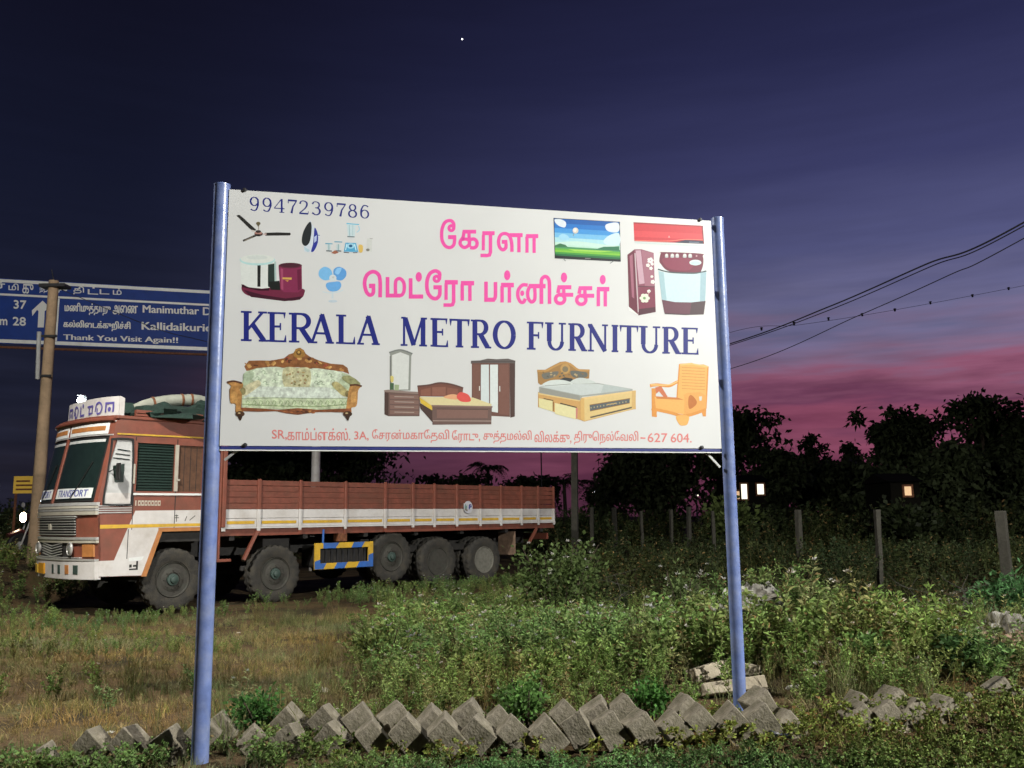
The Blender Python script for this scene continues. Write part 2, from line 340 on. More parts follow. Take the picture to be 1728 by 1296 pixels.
for (x0, y0, x1, y1, rad, dx) in ((375, 315, 337, 1287, .0475, 0), (1210.5, 371, 1249, 1194, .041, 0)):
    t_, b_ = hit(x0, y0, B0-BN*.03, BN), hit(x1, y1, B0-BN*.03, BN)
    p = MB().tube([loc(b_-Vector((0, 0, .35))), loc(b_.lerp(t_, .5)), loc(t_)], rad, 24).build('post', 'post_blue', board, smooth=True)
    MB().lathe([(rad*.98, 0), (rad*1.02, .001), (rad*1.02, .012), (rad*.5, .016)], 24, tuple(loc(t_)), 'z').build('cap', 'post_blue', p)
# corner clips and the brace under the right corner
for (x, y) in ((413, 321), (1181, 371), (414, 751), (1184, 755)):
    p = loc(bpt(x, y)); mb = MB(); mb.lathe([(.004, -.012), (.012, -.010), (.012, .004), (.005, .008)], 10, (0, 0, 0), 'y')
    o = mb.build('clip', 'steel_dark', board); o.location = p; o.rotation_euler = (0, 0, math.atan2(BU.y, BU.x))
MB().bar(loc(bpt(1190, 758, -.03)), loc(bpt(1218, 788, -.03)), .014).build('brace', 'galvanised', board)
MB().bar(loc(bpt(404, 756, -.03)), loc(bpt(378, 776, -.03)), .014).build('brace', 'galvanised', board)

# ---- flat print on the board, drawn in photo pixels
KP = 1/.97                    # print albedo so that the lamp-lit print shows the photographed colour
def pc(r, g, b): return (min(s2l(r)*KP, .85), min(s2l(g)*KP, .85), min(s2l(b)*KP, .85), 1)
def catmull(pts, n=6, closed=False):
    P = [Vector((*p, 0)) for p in pts]; out = []; m = len(P)
    for i in range(m if closed else m-1):
        g = (lambda k: P[k % m]) if closed else (lambda k: P[min(max(k, 0), m-1)])
        a, b, c_, d = g(i-1), g(i), g(i+1), g(i+2)
        for k in range(n):
            t = k/n; out.append(.5*((2*b)+(c_-a)*t+(2*a-5*b+4*c_-d)*t*t+(3*b-a-3*c_+d)*t**3))
    if not closed: out.append(P[-1])
    return [(p.x, p.y) for p in out]
class Print:
    def __init__(s, zx=0, zy=0, k=1.0, place=None, step=.00002):
        s.mb = MB(); s.o = (zx, zy, k); s.n = 0; s.place = place or (lambda x, y, off: loc(bpt(x, y, off))); s.step = step
    def px(s, p): return (s.o[0]+p[0]/s.o[2], s.o[1]+p[1]/s.o[2])
    def off(s): s.n += 1; return .0004+s.n*s.step
    def poly(s, pts, col, smooth=False):
        if smooth: pts = catmull(pts, 5, True)
        q = [s.px(p) for p in pts]; o = s.off(); tri = tessellate_polygon([[Vector((*p, 0)) for p in q]])
        s.mb.add([s.place(*p, o) for p in q], [tuple(t) for t in tri], col); return s
    def ell(s, cx, cy, rx, ry, col, n=20, rot=0):
        ca, sa = math.cos(rot), math.sin(rot)
        return s.poly([(cx+rx*math.cos(a)*ca-ry*math.sin(a)*sa, cy+rx*math.cos(a)*sa+ry*math.sin(a)*ca) for a in [2*math.pi*i/n for i in range(n)]], col)
    def stroke(s, pts, w, col, smooth=False, closed=False):
        """w: width, or list of widths per point (linear along the smoothed line)"""
        P = catmull(pts, 6, closed) if smooth else list(pts)
        n = len(P); ws = [w]*n if not hasattr(w, '__len__') else list(np.interp(np.linspace(0, 1, n), np.linspace(0, 1, len(w)), w))
        o = s.off(); Lf = []; Rt = []
        for i, p in enumerate(P):
            a = P[(i-1) % n] if closed else P[max(i-1, 0)]; b = P[(i+1) % n] if closed else P[min(i+1, n-1)]
            d = Vector((b[0]-a[0], b[1]-a[1])); d = d.normalized() if d.length else Vector((1, 0)); nx_, ny_ = -d.y, d.x
            h = ws[i]/2
            if not closed and 0 < i < n-1:   # mitre
                d1 = Vector((p[0]-a[0], p[1]-a[1])).normalized(); cosb = max(.5, abs(d1.dot(d))); h /= cosb
            Lf.append((p[0]+nx_*h, p[1]+ny_*h)); Rt.append((p[0]-nx_*h, p[1]-ny_*h))
        q = [s.place(*s.px(p), o) for p in Lf]+[s.place(*s.px(p), o) for p in Rt]
        fs = [(i, (i+1) % n, n+(i+1) % n, n+i) for i in range(n if closed else n-1)]
        s.mb.add(q, fs, col); return s
    def build(s, name, parent, mat='print'): return s.mb.build(name, mat, parent, fix=False)

NAVY = pc(30, 38, 116); PINK = pc(222, 78, 158); RED = pc(206, 122, 118)
# ---- serif glyphs in a unit box (a across, b up), strokes (points, width as a share of the height)
TK, TN, SF = .172, .075, .066
def stem(a, w=TK, s=.16, top=True, bot=True, b0=0, b1=1):
    r = [([(a, b0), (a, b1)], w)]
    if bot: r.append(([(a-s, b0+SF/2), (a+s, b0+SF/2)], SF))
    if top: r.append(([(a-s, b1-SF/2), (a+s, b1-SF/2)], SF))
    return r
def arc(cx, cy, rx, ry, a0, a1, w0, w1, n=14):
    pts = []; ws = []
    for i in range(n+1):
        a = R(a0+(a1-a0)*i/n); pts.append((cx+rx*math.cos(a), cy+ry*math.sin(a))); ws.append(w0+(w1-w0)*abs(math.cos(a)))
    return (pts, ws)
GL = {
 'K': stem(.2, s=.2)+[([(.25, .38), (.8, .97)], TN*1.2), ([(.64, .97), (.97, .97)], SF), ([(.42, .58), (.86, .03)], TK*.95), ([(.66, .03), (1, .03)], SF)],
 'E': stem(.25, s=.25)+[([(.2, .97), (.95, .97)], SF), ([(.92, 1), (.92, .8)], [.09, .02]), ([(.25, .52), (.7, .52)], TN), ([(.7, .64), (.7, .40)], .05), ([(.2, .03), (.95, .03)], SF), ([(.95, 0), (.99, .24)], [.1, .02])],
 'F': stem(.27, s=.27)+[([(.2, .97), (.97, .97)], SF), ([(.95, 1), (.95, .78)], [.09, .02]), ([(.25, .52), (.72, .52)], TN), ([(.72, .64), (.72, .40)], .05)],
 'R': stem(.2, s=.2)+[([(.2, .97), (.5, .97)], TN), arc(.48, .73, .27, .235, 90, -90, TN, TK*.95), ([(.2, .49), (.5, .49)], TN), ([(.46, .5), (.82, .03)], TK), ([(.72, .03), (1, .03)], SF)],
 'A': [([(.08, .03), (.5, 1)], TN*1.2), ([(.48, .98), (.84, .03)], TK), ([(.22, .34), (.72, .34)], TN), ([(0, .03), (.3, .03)], SF), ([(.64, .03), (1, .03)], SF)],
 'L': stem(.27, s=.27)+[([(.2, .03), (.95, .03)], SF), ([(.94, 0), (.98, .26)], [.1, .02])],
 'M': [([(.13, .0), (.13, .97)], TN), ([(.17, .97), (.5, .03)], TK*.95), ([(.5, .03), (.82, .97)], TN), ([(.85, 0), (.85, 1)], TK*.95), ([(0, .03), (.26, .03)], SF), ([(.7, .03), (1, .03)], SF), ([(.02, .97), (.2, .97)], SF), ([(.8, .97), (1, .97)], SF)],
 'T': stem(.5, s=.2, top=False)+[([(0, .965), (1, .965)], TN), ([(.03, 1), (.03, .76)], [.1, .02]), ([(.97, 1), (.97, .76)], [.1, .02])],
 'O': [arc(.5, .5, .43, .47, 0, 360, TN, TK, 36)],
 'U': [([(.22, .97), (.22, .32)], TK), arc(.52, .32, .3, .29, 180, 360, TN, TK*.8), ([(.82, .32), (.82, .97)], TN), ([(.02, .97), (.42, .97)], SF), ([(.66, .97), (1, .97)], SF)],
 'N': [([(.14, 0), (.14, .97)], TN), ([(.1, .97), (.86, .02)], TK*.95), ([(.86, .02), (.86, 1)], TN), ([(0, .03), (.3, .03)], SF), ([(0, .97), (.18, .97)], SF), ([(.7, .97), (1, .97)], SF)],
 'I': stem(.5, s=.5),
 '9': [arc(.5, .68, .38, .3, 0, 360, .055, .12, 28), ([(.88, .68), (.86, .4), (.66, .08), (.38, .03), (.14, .12)], [.12, .12, .09, .06, .1])],
 '6': [arc(.5, .32, .38, .3, 0, 360, .055, .12, 28), ([(.12, .32), (.14, .6), (.34, .92), (.62, .97), (.86, .88)], [.12, .12, .09, .06, .1])],
 '8': [arc(.5, .75, .30, .22, 0, 360, .055, .11, 26), arc(.5, .27, .38, .25, 0, 360, .055, .12, 26)],
 '7': [([(.05, .94), (.97, .94)], .12), ([(.07, .98), (.05, .72)], .05), ([(.93, .92), (.55, .5), (.4, .02)], [.07, .1, .15])],
 '4': [([(.74, 0), (.74, 1)], .12), ([(.7, .97), (.04, .3)], .055), ([(.02, .3), (1, .3)], .065), ([(.52, .03), (.98, .03)], .05)],
 '2': [([(.12, .74), (.22, .92), (.5, .97), (.78, .88), (.82, .68), (.62, .42), (.08, .08)], [.14, .08, .06, .1, .12, .09, .07]), ([(.05, .05), (.95, .05)], .11), ([(.95, .03), (.98, .24)], .04)],
 '3': [([(.12, .8), (.28, .95), (.55, .97), (.8, .86), (.8, .64), (.6, .54), (.4, .53)], [.13, .07, .06, .1, .11, .07, .06]), ([(.45, .53), (.75, .5), (.9, .3), (.78, .1), (.45, .02), (.1, .16)], [.06, .09, .13, .1, .06, .13])],
}
CURVY = set('962378')
def serif_text(items, top, basel, col, name, parent, wmul=1.0):
    for ch, x0, x1 in items:
        P = Print(); xm = (x0+x1)/2; h = basel(xm)-top(xm)
        for pts, w in GL[ch]:
            q = [(x0+a*(x1-x0), (lambda X: basel(X)*(1-b)+top(X)*b)(x0+a*(x1-x0))) for a, b in pts]
            ww = [i*h*wmul for i in w] if hasattr(w, '__len__') else w*h*wmul
            P.stroke(q, ww, col, smooth=(ch in CURVY and 4 < len(pts) < 10))
        P.build(name, parent)
serif_text([('K',406.5,452),('E',451.5,482.5),('R',487.5,532),('A',523.5,563.5),('L',567,599),('A',602.5,641),('M',676,720.6),('E',726.4,755.5),('T',759.5,791.5),('R',794.5,829),('O',833,869),
            ('F',889,916.5),('U',919,955),('R',959,991),('N',992,1026),('I',1032,1043.5),('T',1046.5,1076.5),('U',1077.5,1114),('R',1117.5,1149.5),('E',1150,1178)],
           lambda x: 525+(x-420)*.0376, lambda x: 575.8+(x-420)*.030, NAVY, 'printed_letter', panel)
z8 = lambda v: 410+v/7.513
serif_text([(d, z8(a), z8(b)) for d, a, b in (('9',82,207),('9',243,367),('4',392,527),('7',568,687),('2',708,832),('3',866,988),('9',1026,1147),('7',1186,1307),('8',1328,1452),('6',1483,1604))],
           lambda x: 325+(55+(x-429)*7.513*.0736)/7.513, lambda x: 325+(232+(x-429)*7.513*.068)/7.513, NAVY, 'printed_digit', panel, 1.05)
# ---- the big pink Tamil shop name, stroke by stroke
def tamil(zx, zy, k, strokes, dots=(), name='printed_letter'):
    for grp in strokes:
        P = Print(zx, zy, k)
        for st in grp:
            if st[0] == 'e': P.ell(*st[1:], PINK)
            elif st[0] == 'o': P.stroke([(st[1]+st[3]*math.cos(2*math.pi*i/22), st[2]+st[4]*math.sin(2*math.pi*i/22)) for i in range(22)], st[5], PINK, closed=True)
            else: P.stroke(st[0], st[1], PINK, smooth=len(st) > 2)
        P.build(name, panel)
tamil(730, 360, 9.095, [
 [([(322,245),(326,170),(298,122),(250,112),(190,140),(150,225),(138,320),(150,425),(200,505),(268,525),(322,488),(338,415),(338,345)], 52, 1), ('o',287,228,36,38,48), ([(238,365),(362,365)], 62)],
 [([(460,282),(668,282)], 58), ([(482,285),(468,365),(428,425),(428,480),(485,525),(552,490),(566,425),(520,396),(455,400)], 52, 1), ([(575,402),(640,396),(680,440),(676,500),(632,530),(575,524)], 54, 1), ([(558,290),(566,520)], 50)],
 [([(762,305),(952,305)], 62), ([(778,568),(780,330)], 48), ([(888,320),(888,600),(872,640),(835,648),(735,646)], 54)],
 [([(1062,438),(1148,438)], 60), ([(1122,430),(1126,520),(1082,560),(1032,525),(1012,440),(1032,352),(1085,312),(1150,322),(1192,372),(1215,470),(1217,592)], 52, 1), ([(1180,335),(1382,335)], 62), ([(1325,345),(1325,598)], 52)],
 [([(1432,350),(1622,350)], 62), ([(1449,360),(1449,605)], 50), ([(1558,360),(1558,608)], 50)]])
tamil(600, 440, 7.855, [
 [([(178,334),(262,334)], 60), ([(236,325),(234,425),(190,455),(145,412),(120,300),(150,192),(228,145),(298,178),(325,262),(326,486)], 50, 1)],
 [([(424,215),(424,488)], 50), ([(402,462),(592,462)], 52), ([(530,450),(530,290),(555,244),(598,242),(640,295),(644,390),(620,448),(578,464)], 46, 1)],
 [([(730,232),(730,498)], 50), ([(706,475),(896,475)], 56), ('e',838,214,42,65)],
 [([(1108,250),(1114,172),(1080,140),(1040,138),(985,172),(952,250),(945,340),(962,430),(1010,488),(1068,502),(1110,462),(1118,405),(1118,328)], 50, 1), ('o',1075,240,34,34,42), ([(1032,352),(1142,352)], 56)],
 [([(1182,286),(1356,286)], 60), ([(1200,520),(1200,300)], 44), ([(1300,300),(1300,545),(1286,582),(1262,588),(1165,588)], 48)],
 [([(1396,298),(1572,298)], 60), ([(1414,310),(1414,530)], 46), ([(1516,310),(1516,533)], 46)]])
tamil(810, 440, 7.513, [
 [([(76,265),(76,520)], 46), ([(56,495),(188,495)], 54), ([(196,270),(196,430),(186,480),(160,500)], 46, 1)],
 [([(266,308),(430,308)], 58), ([(280,320),(280,530)], 44), ([(372,320),(372,532)], 44), ('e',345,184,40,63)],
 [([(604,310),(540,308),(488,368),(480,450),(512,520),(552,524),(575,480)], 44, 1), ('e',535,412,26,36), ([(700,330),(645,318),(608,380),(610,468),(650,522),(690,498),(698,430),(692,335)], 44, 1), ([(618,322),(832,322)], 56), ([(778,330),(778,548)], 48), ([(778,310),(782,236),(826,200),(868,232),(880,310),(881,548)], 46, 1)],
 [([(982,336),(1158,336)], 52), ([(1000,340),(988,410)], 46), ('o',1016,486,58,56,46), ([(1010,432),(1182,432)], 52), ([(1060,340),(1066,470)], 44), ('e',1065,212,40,63)],
 [([(1250,348),(1424,348)], 52), ([(1268,350),(1256,420)], 46), ('o',1284,497,58,56,46), ([(1278,444),(1448,444)], 52), ([(1328,350),(1334,480)], 44)],
 [([(1482,360),(1640,360)], 56), ([(1500,370),(1500,577)], 44), ([(1588,370),(1588,580)], 44), ('e',1556,240,38,60)]])

# ---- text from the built-in font (Tamil typed in visual order)
_tc = {}
def text_tris(body):
    if body not in _tc:
        cu = bpy.data.curves.new('tmp_text', 'FONT'); cu.body = body; cu.resolution_u = 4; o = bpy.data.objects.new('tmp_text', cu); COL.objects.link(o)
        me = bpy.data.meshes.new_from_object(o.evaluated_get(bpy.context.evaluated_depsgraph_get())); me.calc_loop_triangles()
        v = np.array([p.co[:2] for p in me.vertices]); t = [tuple(x.vertices) for x in me.loop_triangles]
        bpy.data.objects.remove(o); bpy.data.curves.remove(cu); bpy.data.meshes.remove(me)
        v = (v-v.min(0))/(v.max(0)-v.min(0)); _tc[body] = (v, t)
    return _tc[body]
def put_text(mbx, body, place, col=None, bold=0.0):
    """place(u, v, off): u 0..1 along the text, v 0..1 upwards. Every face floats a hair apart so that none coincide"""
    v, t = text_tris(body)
    for rep, (du, dv) in enumerate(((0, 0),) if not bold else ((-bold, 0), (bold, 0), (0, bold*2), (0, -bold*2))):
        for i, f in enumerate(t):
            o = .0005+(i % 40)*1.5e-6+rep*6e-5; mbx.add([place(v[k][0]+du, v[k][1]+dv, o) for k in f], [(0, 1, 2)], col)
def board_text(body, x0, x1, yt0, yb0, yt1, yb1, col, name, bold=0):
    m_ = MB(); put_text(m_, body, lambda u, v, o: loc(bpt(x0+u*(x1-x0), (yb0+(yb1-yb0)*u)*(1-v)+(yt0+(yt1-yt0)*u)*v, o)), col, bold); m_.build(name, 'print', panel, fix=False)
for (s_, x0, x1, yt, yb) in (('SR,', 459, 484, 725.5, 742.5), ('காம்ப்ளக்ஸ்.', 485, 591, 722.5, 743), ('3A,', 598, 622, 728, 743.5), ('ேசரன்மகாேதவி', 628, 758, 724.5, 747), ('ேராடு,', 763, 810, 726, 747), ('சுத்தமல்லி', 816, 897, 726, 748), ('விலக்கு,', 902, 964, 727, 748.5), ('திருெநல்ேவலி', 969, 1077, 727, 750), ('-', 1081, 1089, 738, 740.2), ('627', 1093, 1126, 731, 746), ('604.', 1132, 1167, 731.5, 746.5)):
    board_text(s_, x0, x1, yt, yb, yt+.25, yb+.25, RED, 'printed_word', .004*60/(x1-x0))

# ---- printed pictures (coordinates read off 3.927x enlargements of the photograph)
A_, B_, C_, D_ = (360, 300, 3.927), (800, 300, 3.927), (360, 570, 3.927), (800, 570, 3.927)
# ceiling fan
P = Print(*A_); dk = pc(40, 40, 38)
P.poly([(152,250),(172,245),(200,268),(285,345),(268,358),(238,335)], dk).poly([(195,412),(270,380),(285,388),(200,424)], dk).poly([(340,365),(420,362),(508,364),(514,372),(508,382),(345,384)], dk)
P.poly([(255,345),(280,352),(268,360),(248,352)], pc(190,185,180)).poly([(322,374),(352,366),(352,380)], pc(190,170,165)).stroke([(300,310),(300,345)], 5, pc(150,140,130)).ell(298,303,15,11,pc(105,95,70)).poly([(286,300),(310,300),(302,322),(294,322)], pc(95,88,66))
P.ell(300,372,28,16,pc(70,50,48)).ell(298,366,26,10,pc(160,120,110)).ell(298,356,18,9,pc(58,48,46)).ell(296,380,22,6,pc(36,32,32)).poly([(205,414),(262,388),(266,392),(212,420)], pc(120,112,100))
P.build('printed_ceiling_fan', panel)
# clothes iron
P = Print(*A_)
P.poly([(640,290),(655,310),(690,350),(706,382),(695,440),(665,488),(630,492),(600,470)], pc(196,205,214), True)
P.poly([(642,292),(652,330),(640,420),(612,452),(588,432),(590,380),(612,325)], pc(38,42,44), True)
P.poly([(672,330),(692,370),(692,430),(668,484),(648,488),(660,440),(666,380)], pc(44,52,140), True).poly([(668,392),(686,380),(684,418),(668,432)], pc(170,182,214)).stroke([(690,380),(706,382)], 4, pc(70,80,130))
P.poly([(600,455),(640,480),(628,494),(606,478)], pc(168,196,206))
P.build('printed_iron', panel)
# mixer grinder with jars
P = Print(*A_); lb = pc(150,196,214)
P.poly([(884,305),(944,305),(938,390),(892,390)], pc(188,206,210)).stroke([(882,303),(966,310)], 6, pc(70,170,205)).stroke([(962,320),(968,345),(950,362)], 6, lb, True).stroke([(900,312),(904,385)], 5, pc(140,175,185)).stroke([(924,312),(922,385)], 4, pc(160,190,196)).stroke([(888,390),(936,392)], 6, pc(60,80,90)).poly([(896,396),(930,396),(930,408),(896,408)], pc(200,204,206))
P.poly([(876,430),(946,432),(960,492),(864,490)], pc(80,158,196)).ell(910,452,26,18,pc(150,200,220)).ell(910,452,12,9,pc(40,90,130)).stroke([(885,438),(876,480)], 6, pc(190,220,230)).stroke([(936,440),(946,482)], 6, pc(190,220,230)).stroke([(864,494),(900,497)], 5, pc(36,44,60)).stroke([(925,497),(955,496)], 5, pc(60,66,80))
for cx, w in ((766, 24), (828, 26)):
    P.stroke([(cx-w,436 if cx < 800 else 424),(cx+w,438 if cx < 800 else 426)], 6, pc(70,150,180)).poly([(cx-14,442),(cx+14,442),(cx+12,478),(cx-12,478)], pc(186,202,204)).stroke([(cx,440),(cx,480)], 5, pc(110,150,160)).stroke([(cx-18,484),(cx+20,486)], 7, pc(50,70,80))
P.poly([(780,498),(806,480),(832,496),(806,506)], pc(150,96,76)).poly([(964,446),(990,450),(988,492),(966,492)], pc(206,176,96), True).poly([(1020,402),(1052,402),(1050,490),(1022,490)], pc(196,200,196)).ell(1024,478,12,9,pc(120,120,110)).stroke([(1036,402),(1056,404)], 5, pc(160,160,160))
P.build('printed_mixer', panel)
# wet grinder
P = Print(*A_)
P.poly([(190,715),(230,700),(420,735),(590,735),(602,770),(580,800),(520,815),(420,808),(250,785),(195,755)], pc(104,38,62), True).poly([(200,742),(320,775),(480,800),(590,785),(575,808),(470,818),(250,790)], pc(60,22,38))
P.poly([(178,560),(186,700),(230,725),(320,735),(380,728),(412,700),(410,545)], pc(206,212,208)).poly([(292,580),(314,580),(312,722),(292,722)], pc(30,32,32)).poly([(362,575),(404,568),(406,690),(400,740),(362,720)], pc(40,54,50)).poly([(404,555),(416,555),(418,690),(406,690)], pc(160,184,180))
P.poly([(362,690),(438,682),(446,745),(380,742)], pc(28,32,30)).ell(292,545,118,36,pc(170,206,206)).ell(292,538,112,29,pc(206,212,206)).ell(290,528,70,14,pc(196,204,200))
P.poly([(186,705),(240,728),(330,738),(370,730),(370,748),(300,748),(190,724)], pc(48,20,32))
P.poly([(432,585),(586,585),(588,740),(560,760),(470,758),(444,740)], pc(122,44,76)).ell(510,582,78,19,pc(92,40,58)).ell(510,580,68,14,pc(70,34,46)).poly([(446,600),(462,605),(464,745),(450,738)], pc(150,70,100)).poly([(555,610),(580,604),(582,735),(560,748)], pc(96,30,58)).poly([(458,660),(520,662),(518,676),(458,672)], pc(196,160,84)).poly([(474,678),(500,680),(492,690)], pc(190,140,70))
P.build('printed_wet_grinder', panel)
# table fan
P = Print(*A_)
P.stroke([(790,745),(790,800)], 12, pc(190,204,210)).ell(792,818,30,9,pc(178,194,204)).stroke([(724,755),(770,764),(830,756),(862,742)], 5, pc(186,206,214), True)
P.poly([(790,665),(740,680),(702,655),(702,615),(735,590),(775,605),(790,640)], pc(116,176,220), True).poly([(796,640),(800,605),(835,590),(876,612),(880,650),(850,680),(812,672)], pc(90,150,208), True).poly([(792,690),(835,688),(848,715),(825,748),(775,752),(748,725),(752,698)], pc(100,160,214), True)
P.poly([(806,630),(820,600),(850,600),(830,640)], pc(132,186,228), True).ell(792,664,24,22,pc(198,206,208)).ell(794,660,8,7,pc(180,186,186))
P.build('printed_table_fan', panel)
# television
P = Print(*B_); P.poly([(526,266),(966,292),(972,548),(534,526)], pc(26,30,34))
ip = lambda u, v: ((531+u*430)+v*(7+u*1), (270+u*24)+v*(247+u*3))
sky_c = [(20,86,160),(30,110,186),(60,140,204),(110,176,216),(160,206,214),(176,214,196)]
for i, cc in enumerate(sky_c): P.poly([ip(0,i*.125),ip(1,i*.125),ip(1,i*.125+.13),ip(0,i*.125+.13)], pc(*cc))
for i, cc in enumerate([(70,140,90),(96,168,60),(120,184,60),(60,140,60),(28,100,60)]): P.poly([ip(0,.74+i*.05),ip(1,.74+i*.05),ip(1,.79+i*.05),ip(0,.79+i*.05)], pc(*cc))
def cloud(pts, c=(206,216,222)):
    P.poly([ip(*p) for p in pts], pc(*c), True)
cloud([(.01,.02),(.12,.02),(.18,.1),(.16,.22),(.08,.2),(.02,.12)]); cloud([(.8,.08),(.98,.02),(.99,.24),(.88,.28),(.8,.22)]); cloud([(.75,.52),(.85,.36),(.99,.3),(.99,.6),(.8,.62)], (190,214,222)); cloud([(.06,.48),(.12,.4),(.2,.44),(.22,.54),(.1,.56)], (150,200,222)); cloud([(.02,.66),(.3,.58),(.6,.6),(.98,.66),(.5,.7)], (186,216,206))
P.poly([ip(0,.72),ip(.08,.66),ip(.16,.69),ip(.2,.75),ip(0,.76)], pc(50,110,70)).poly([ip(.62,.76),ip(.75,.68),ip(.9,.66),ip(.99,.64),ip(.99,.76)], pc(44,110,80)).poly([ip(.2,.8),ip(.9,.78),ip(.7,.83),ip(.3,.84)], pc(150,200,84))
P.ell(672,350,19,20,pc(196,190,176)).ell(668,346,12,14,pc(216,214,206)).poly([(652,380),(664,368),(660,388)], pc(120,140,150)).stroke([(534,530),(972,552)], 9, pc(22,28,36)).stroke([(735,534),(772,536)], 6, pc(120,120,120)).stroke([(590,534),(606,552)], 5, pc(110,120,120)).stroke([(925,552),(900,568)], 5, pc(110,120,120))
P.build('printed_television', panel)
# red air conditioner
P = Print(*B_); P.poly([(1062,425),(1520,446),(1520,458),(1066,434)], pc(186,200,198))
P.poly([(1056,294),(1516,318),(1524,438),(1062,418)], pc(188,54,62)).poly([(1056,294),(1516,318),(1517,326),(1057,304)], pc(150,50,56)).poly([(1060,350),(1520,372),(1522,408),(1062,392)], pc(200,66,72)).poly([(1062,412),(1300,424),(1400,408),(1522,414),(1524,438),(1062,420)], pc(160,40,50))
P.poly([(1330,430),(1400,412),(1522,418),(1523,438)], pc(40,46,66)).stroke([(1064,414),(1200,420),(1310,418),(1400,408),(1522,412)], 4, pc(226,130,110), True).stroke([(1425,426),(1490,429)], 5, pc(110,120,140)).poly([(1284,396),(1292,382),(1300,397)], pc(226,140,140)).poly([(1508,318),(1516,318),(1524,436),(1518,436)], pc(120,36,46))
P.build('printed_air_conditioner', panel)
# refrigerator
P = Print(*B_); P.poly([(1020,855),(1050,860),(1088,912),(1070,902),(1030,880)], pc(220,224,220))
P.poly([(1016,510),(1062,475),(1086,905),(1026,855)], pc(98,38,56)).poly([(1030,520),(1050,505),(1062,800),(1046,790)], pc(150,90,110)).poly([(1060,474),(1110,474),(1190,498),(1204,890),(1088,912)], pc(128,70,88)).poly([(1070,482),(1105,480),(1130,700),(1094,706)], pc(184,150,164)).poly([(1110,480),(1188,500),(1196,720),(1132,716)], pc(150,98,114))
P.poly([(1096,722),(1198,722),(1203,884),(1092,905)], pc(120,50,72)).stroke([(1086,720),(1198,722)], 5, pc(70,40,50)).stroke([(1066,500),(1088,890)], 7, pc(190,176,180)).poly([(1090,870),(1202,856),(1203,888),(1090,912)], pc(74,34,48))
for cx, cy, r in ((1168,548,17),(1152,580,11),(1180,572,9),(1172,600,10),(1184,690,12),(1178,655,8),(1158,752,10)):
    for a in range(5): P.ell(cx+r*.7*math.cos(a*1.257), cy+r*.7*math.sin(a*1.257), r*.6, r*.5, pc(222,220,214), 8)
for a in range(6): P.ell(1130+20*math.cos(a*1.047), 798+20*math.sin(a*1.047), 15, 12, pc(212,218,200), 9)
P.ell(1128,798,9,9,pc(110,150,96)).stroke([(1150,780),(1165,750)], 4, pc(190,170,160)); P.build('printed_refrigerator', panel)
# washing machine
P = Print(*B_)
P.poly([(1216,600),(1240,565),(1300,600),(1500,605),(1520,580),(1542,605),(1540,630),(1222,628)], pc(206,216,216)).poly([(1238,500),(1250,492),(1500,502),(1516,520),(1520,560),(1508,610),(1480,628),(1300,622),(1236,570),(1228,540)], pc(104,34,56), True).poly([(1262,530),(1440,540),(1430,610),(1310,608),(1258,572)], pc(124,42,68), True)
P.ell(1466,562,40,19,pc(198,212,212)).ell(1466,566,32,13,pc(178,200,202))
for x_, w_ in ((1276,15),(1314,17),(1346,16),(1396,17),(1432,17)): P.ell(x_,514,w_*.7,11,pc(206,208,206),12).ell(x_,524,w_*.8,6,pc(180,186,186),10)
P.ell(1474,518,6,6,pc(190,150,160),8)
P.stroke([(1218,606),(1300,626),(1460,632),(1540,618)], 9, pc(60,74,78), True)
P.poly([(1222,618),(1300,634),(1460,638),(1540,624),(1532,820),(1440,826),(1320,824),(1244,812)], pc(186,208,214)).poly([(1222,618),(1256,626),(1276,815),(1244,812)], pc(152,184,192)).poly([(1500,630),(1540,624),(1532,820),(1496,824)], pc(148,178,188))
P.poly([(1244,808),(1330,824),(1440,826),(1534,816),(1520,905),(1400,908),(1262,900)], pc(96,56,70)).poly([(1440,828),(1534,818),(1522,904),(1430,907)], pc(70,52,58)).stroke([(1264,900),(1400,906),(1522,902)], 8, pc(70,52,58))
P.build('printed_washing_machine', panel)
# carved sofa
P = Print(*C_); wd, wl, wdk = pc(128,84,50), pc(168,124,72), pc(84,52,36)
P.poly([(205,190),(235,152),(300,150),(380,152),(470,135),(500,110),(535,100),(545,75),(575,66),(600,82),(612,105),(640,125),(700,150),(780,172),(860,178),(890,200),(900,240),(860,225),(760,215),(640,205),(560,195),(440,200),(330,205),(270,212),(220,220)], wd)
rng2 = random.Random(3)
for (x0, y0, x1, y1) in ((215,185,300,165),(300,170,400,165),(390,170,500,140),(480,150,560,130),(560,130,660,150),(640,160,760,190),(740,190,890,210)):
    for k in range(7):
        t = rng2.random(); P.ell(x0+(x1-x0)*t+rng2.uniform(-8,8), y0+(y1-y0)*t+rng2.uniform(-12,16), rng2.uniform(8,18), rng2.uniform(5,10), rng2.choice([wl, wdk, pc(150,76,56), pc(190,150,92), wd]), 8, rng2.uniform(-1,1))
P.poly([(530,110),(545,80),(568,68),(595,82),(608,110),(590,130),(550,132)], pc(150,112,56), True).ell(566,100,18,18,pc(96,70,36),10).ell(566,96,9,9,pc(186,150,84),8)
fb, fs = pc(182,196,168), pc(196,208,186)
P.poly([(215,225),(290,200),(460,200),(640,205),(760,212),(850,228),(900,245),(975,300),(960,325),(905,330),(880,470),(190,460),(190,330),(190,300)], pc(168,182,152))
P.poly([(268,215),(330,198),(466,204),(470,320),(320,318),(265,285),(255,250)], fs, True).poly([(640,210),(760,212),(840,228),(850,260),(790,330),(650,328)], fs, True).poly([(466,204),(560,198),(640,208),(636,326),(560,330),(470,322)], pc(178,176,140), True)
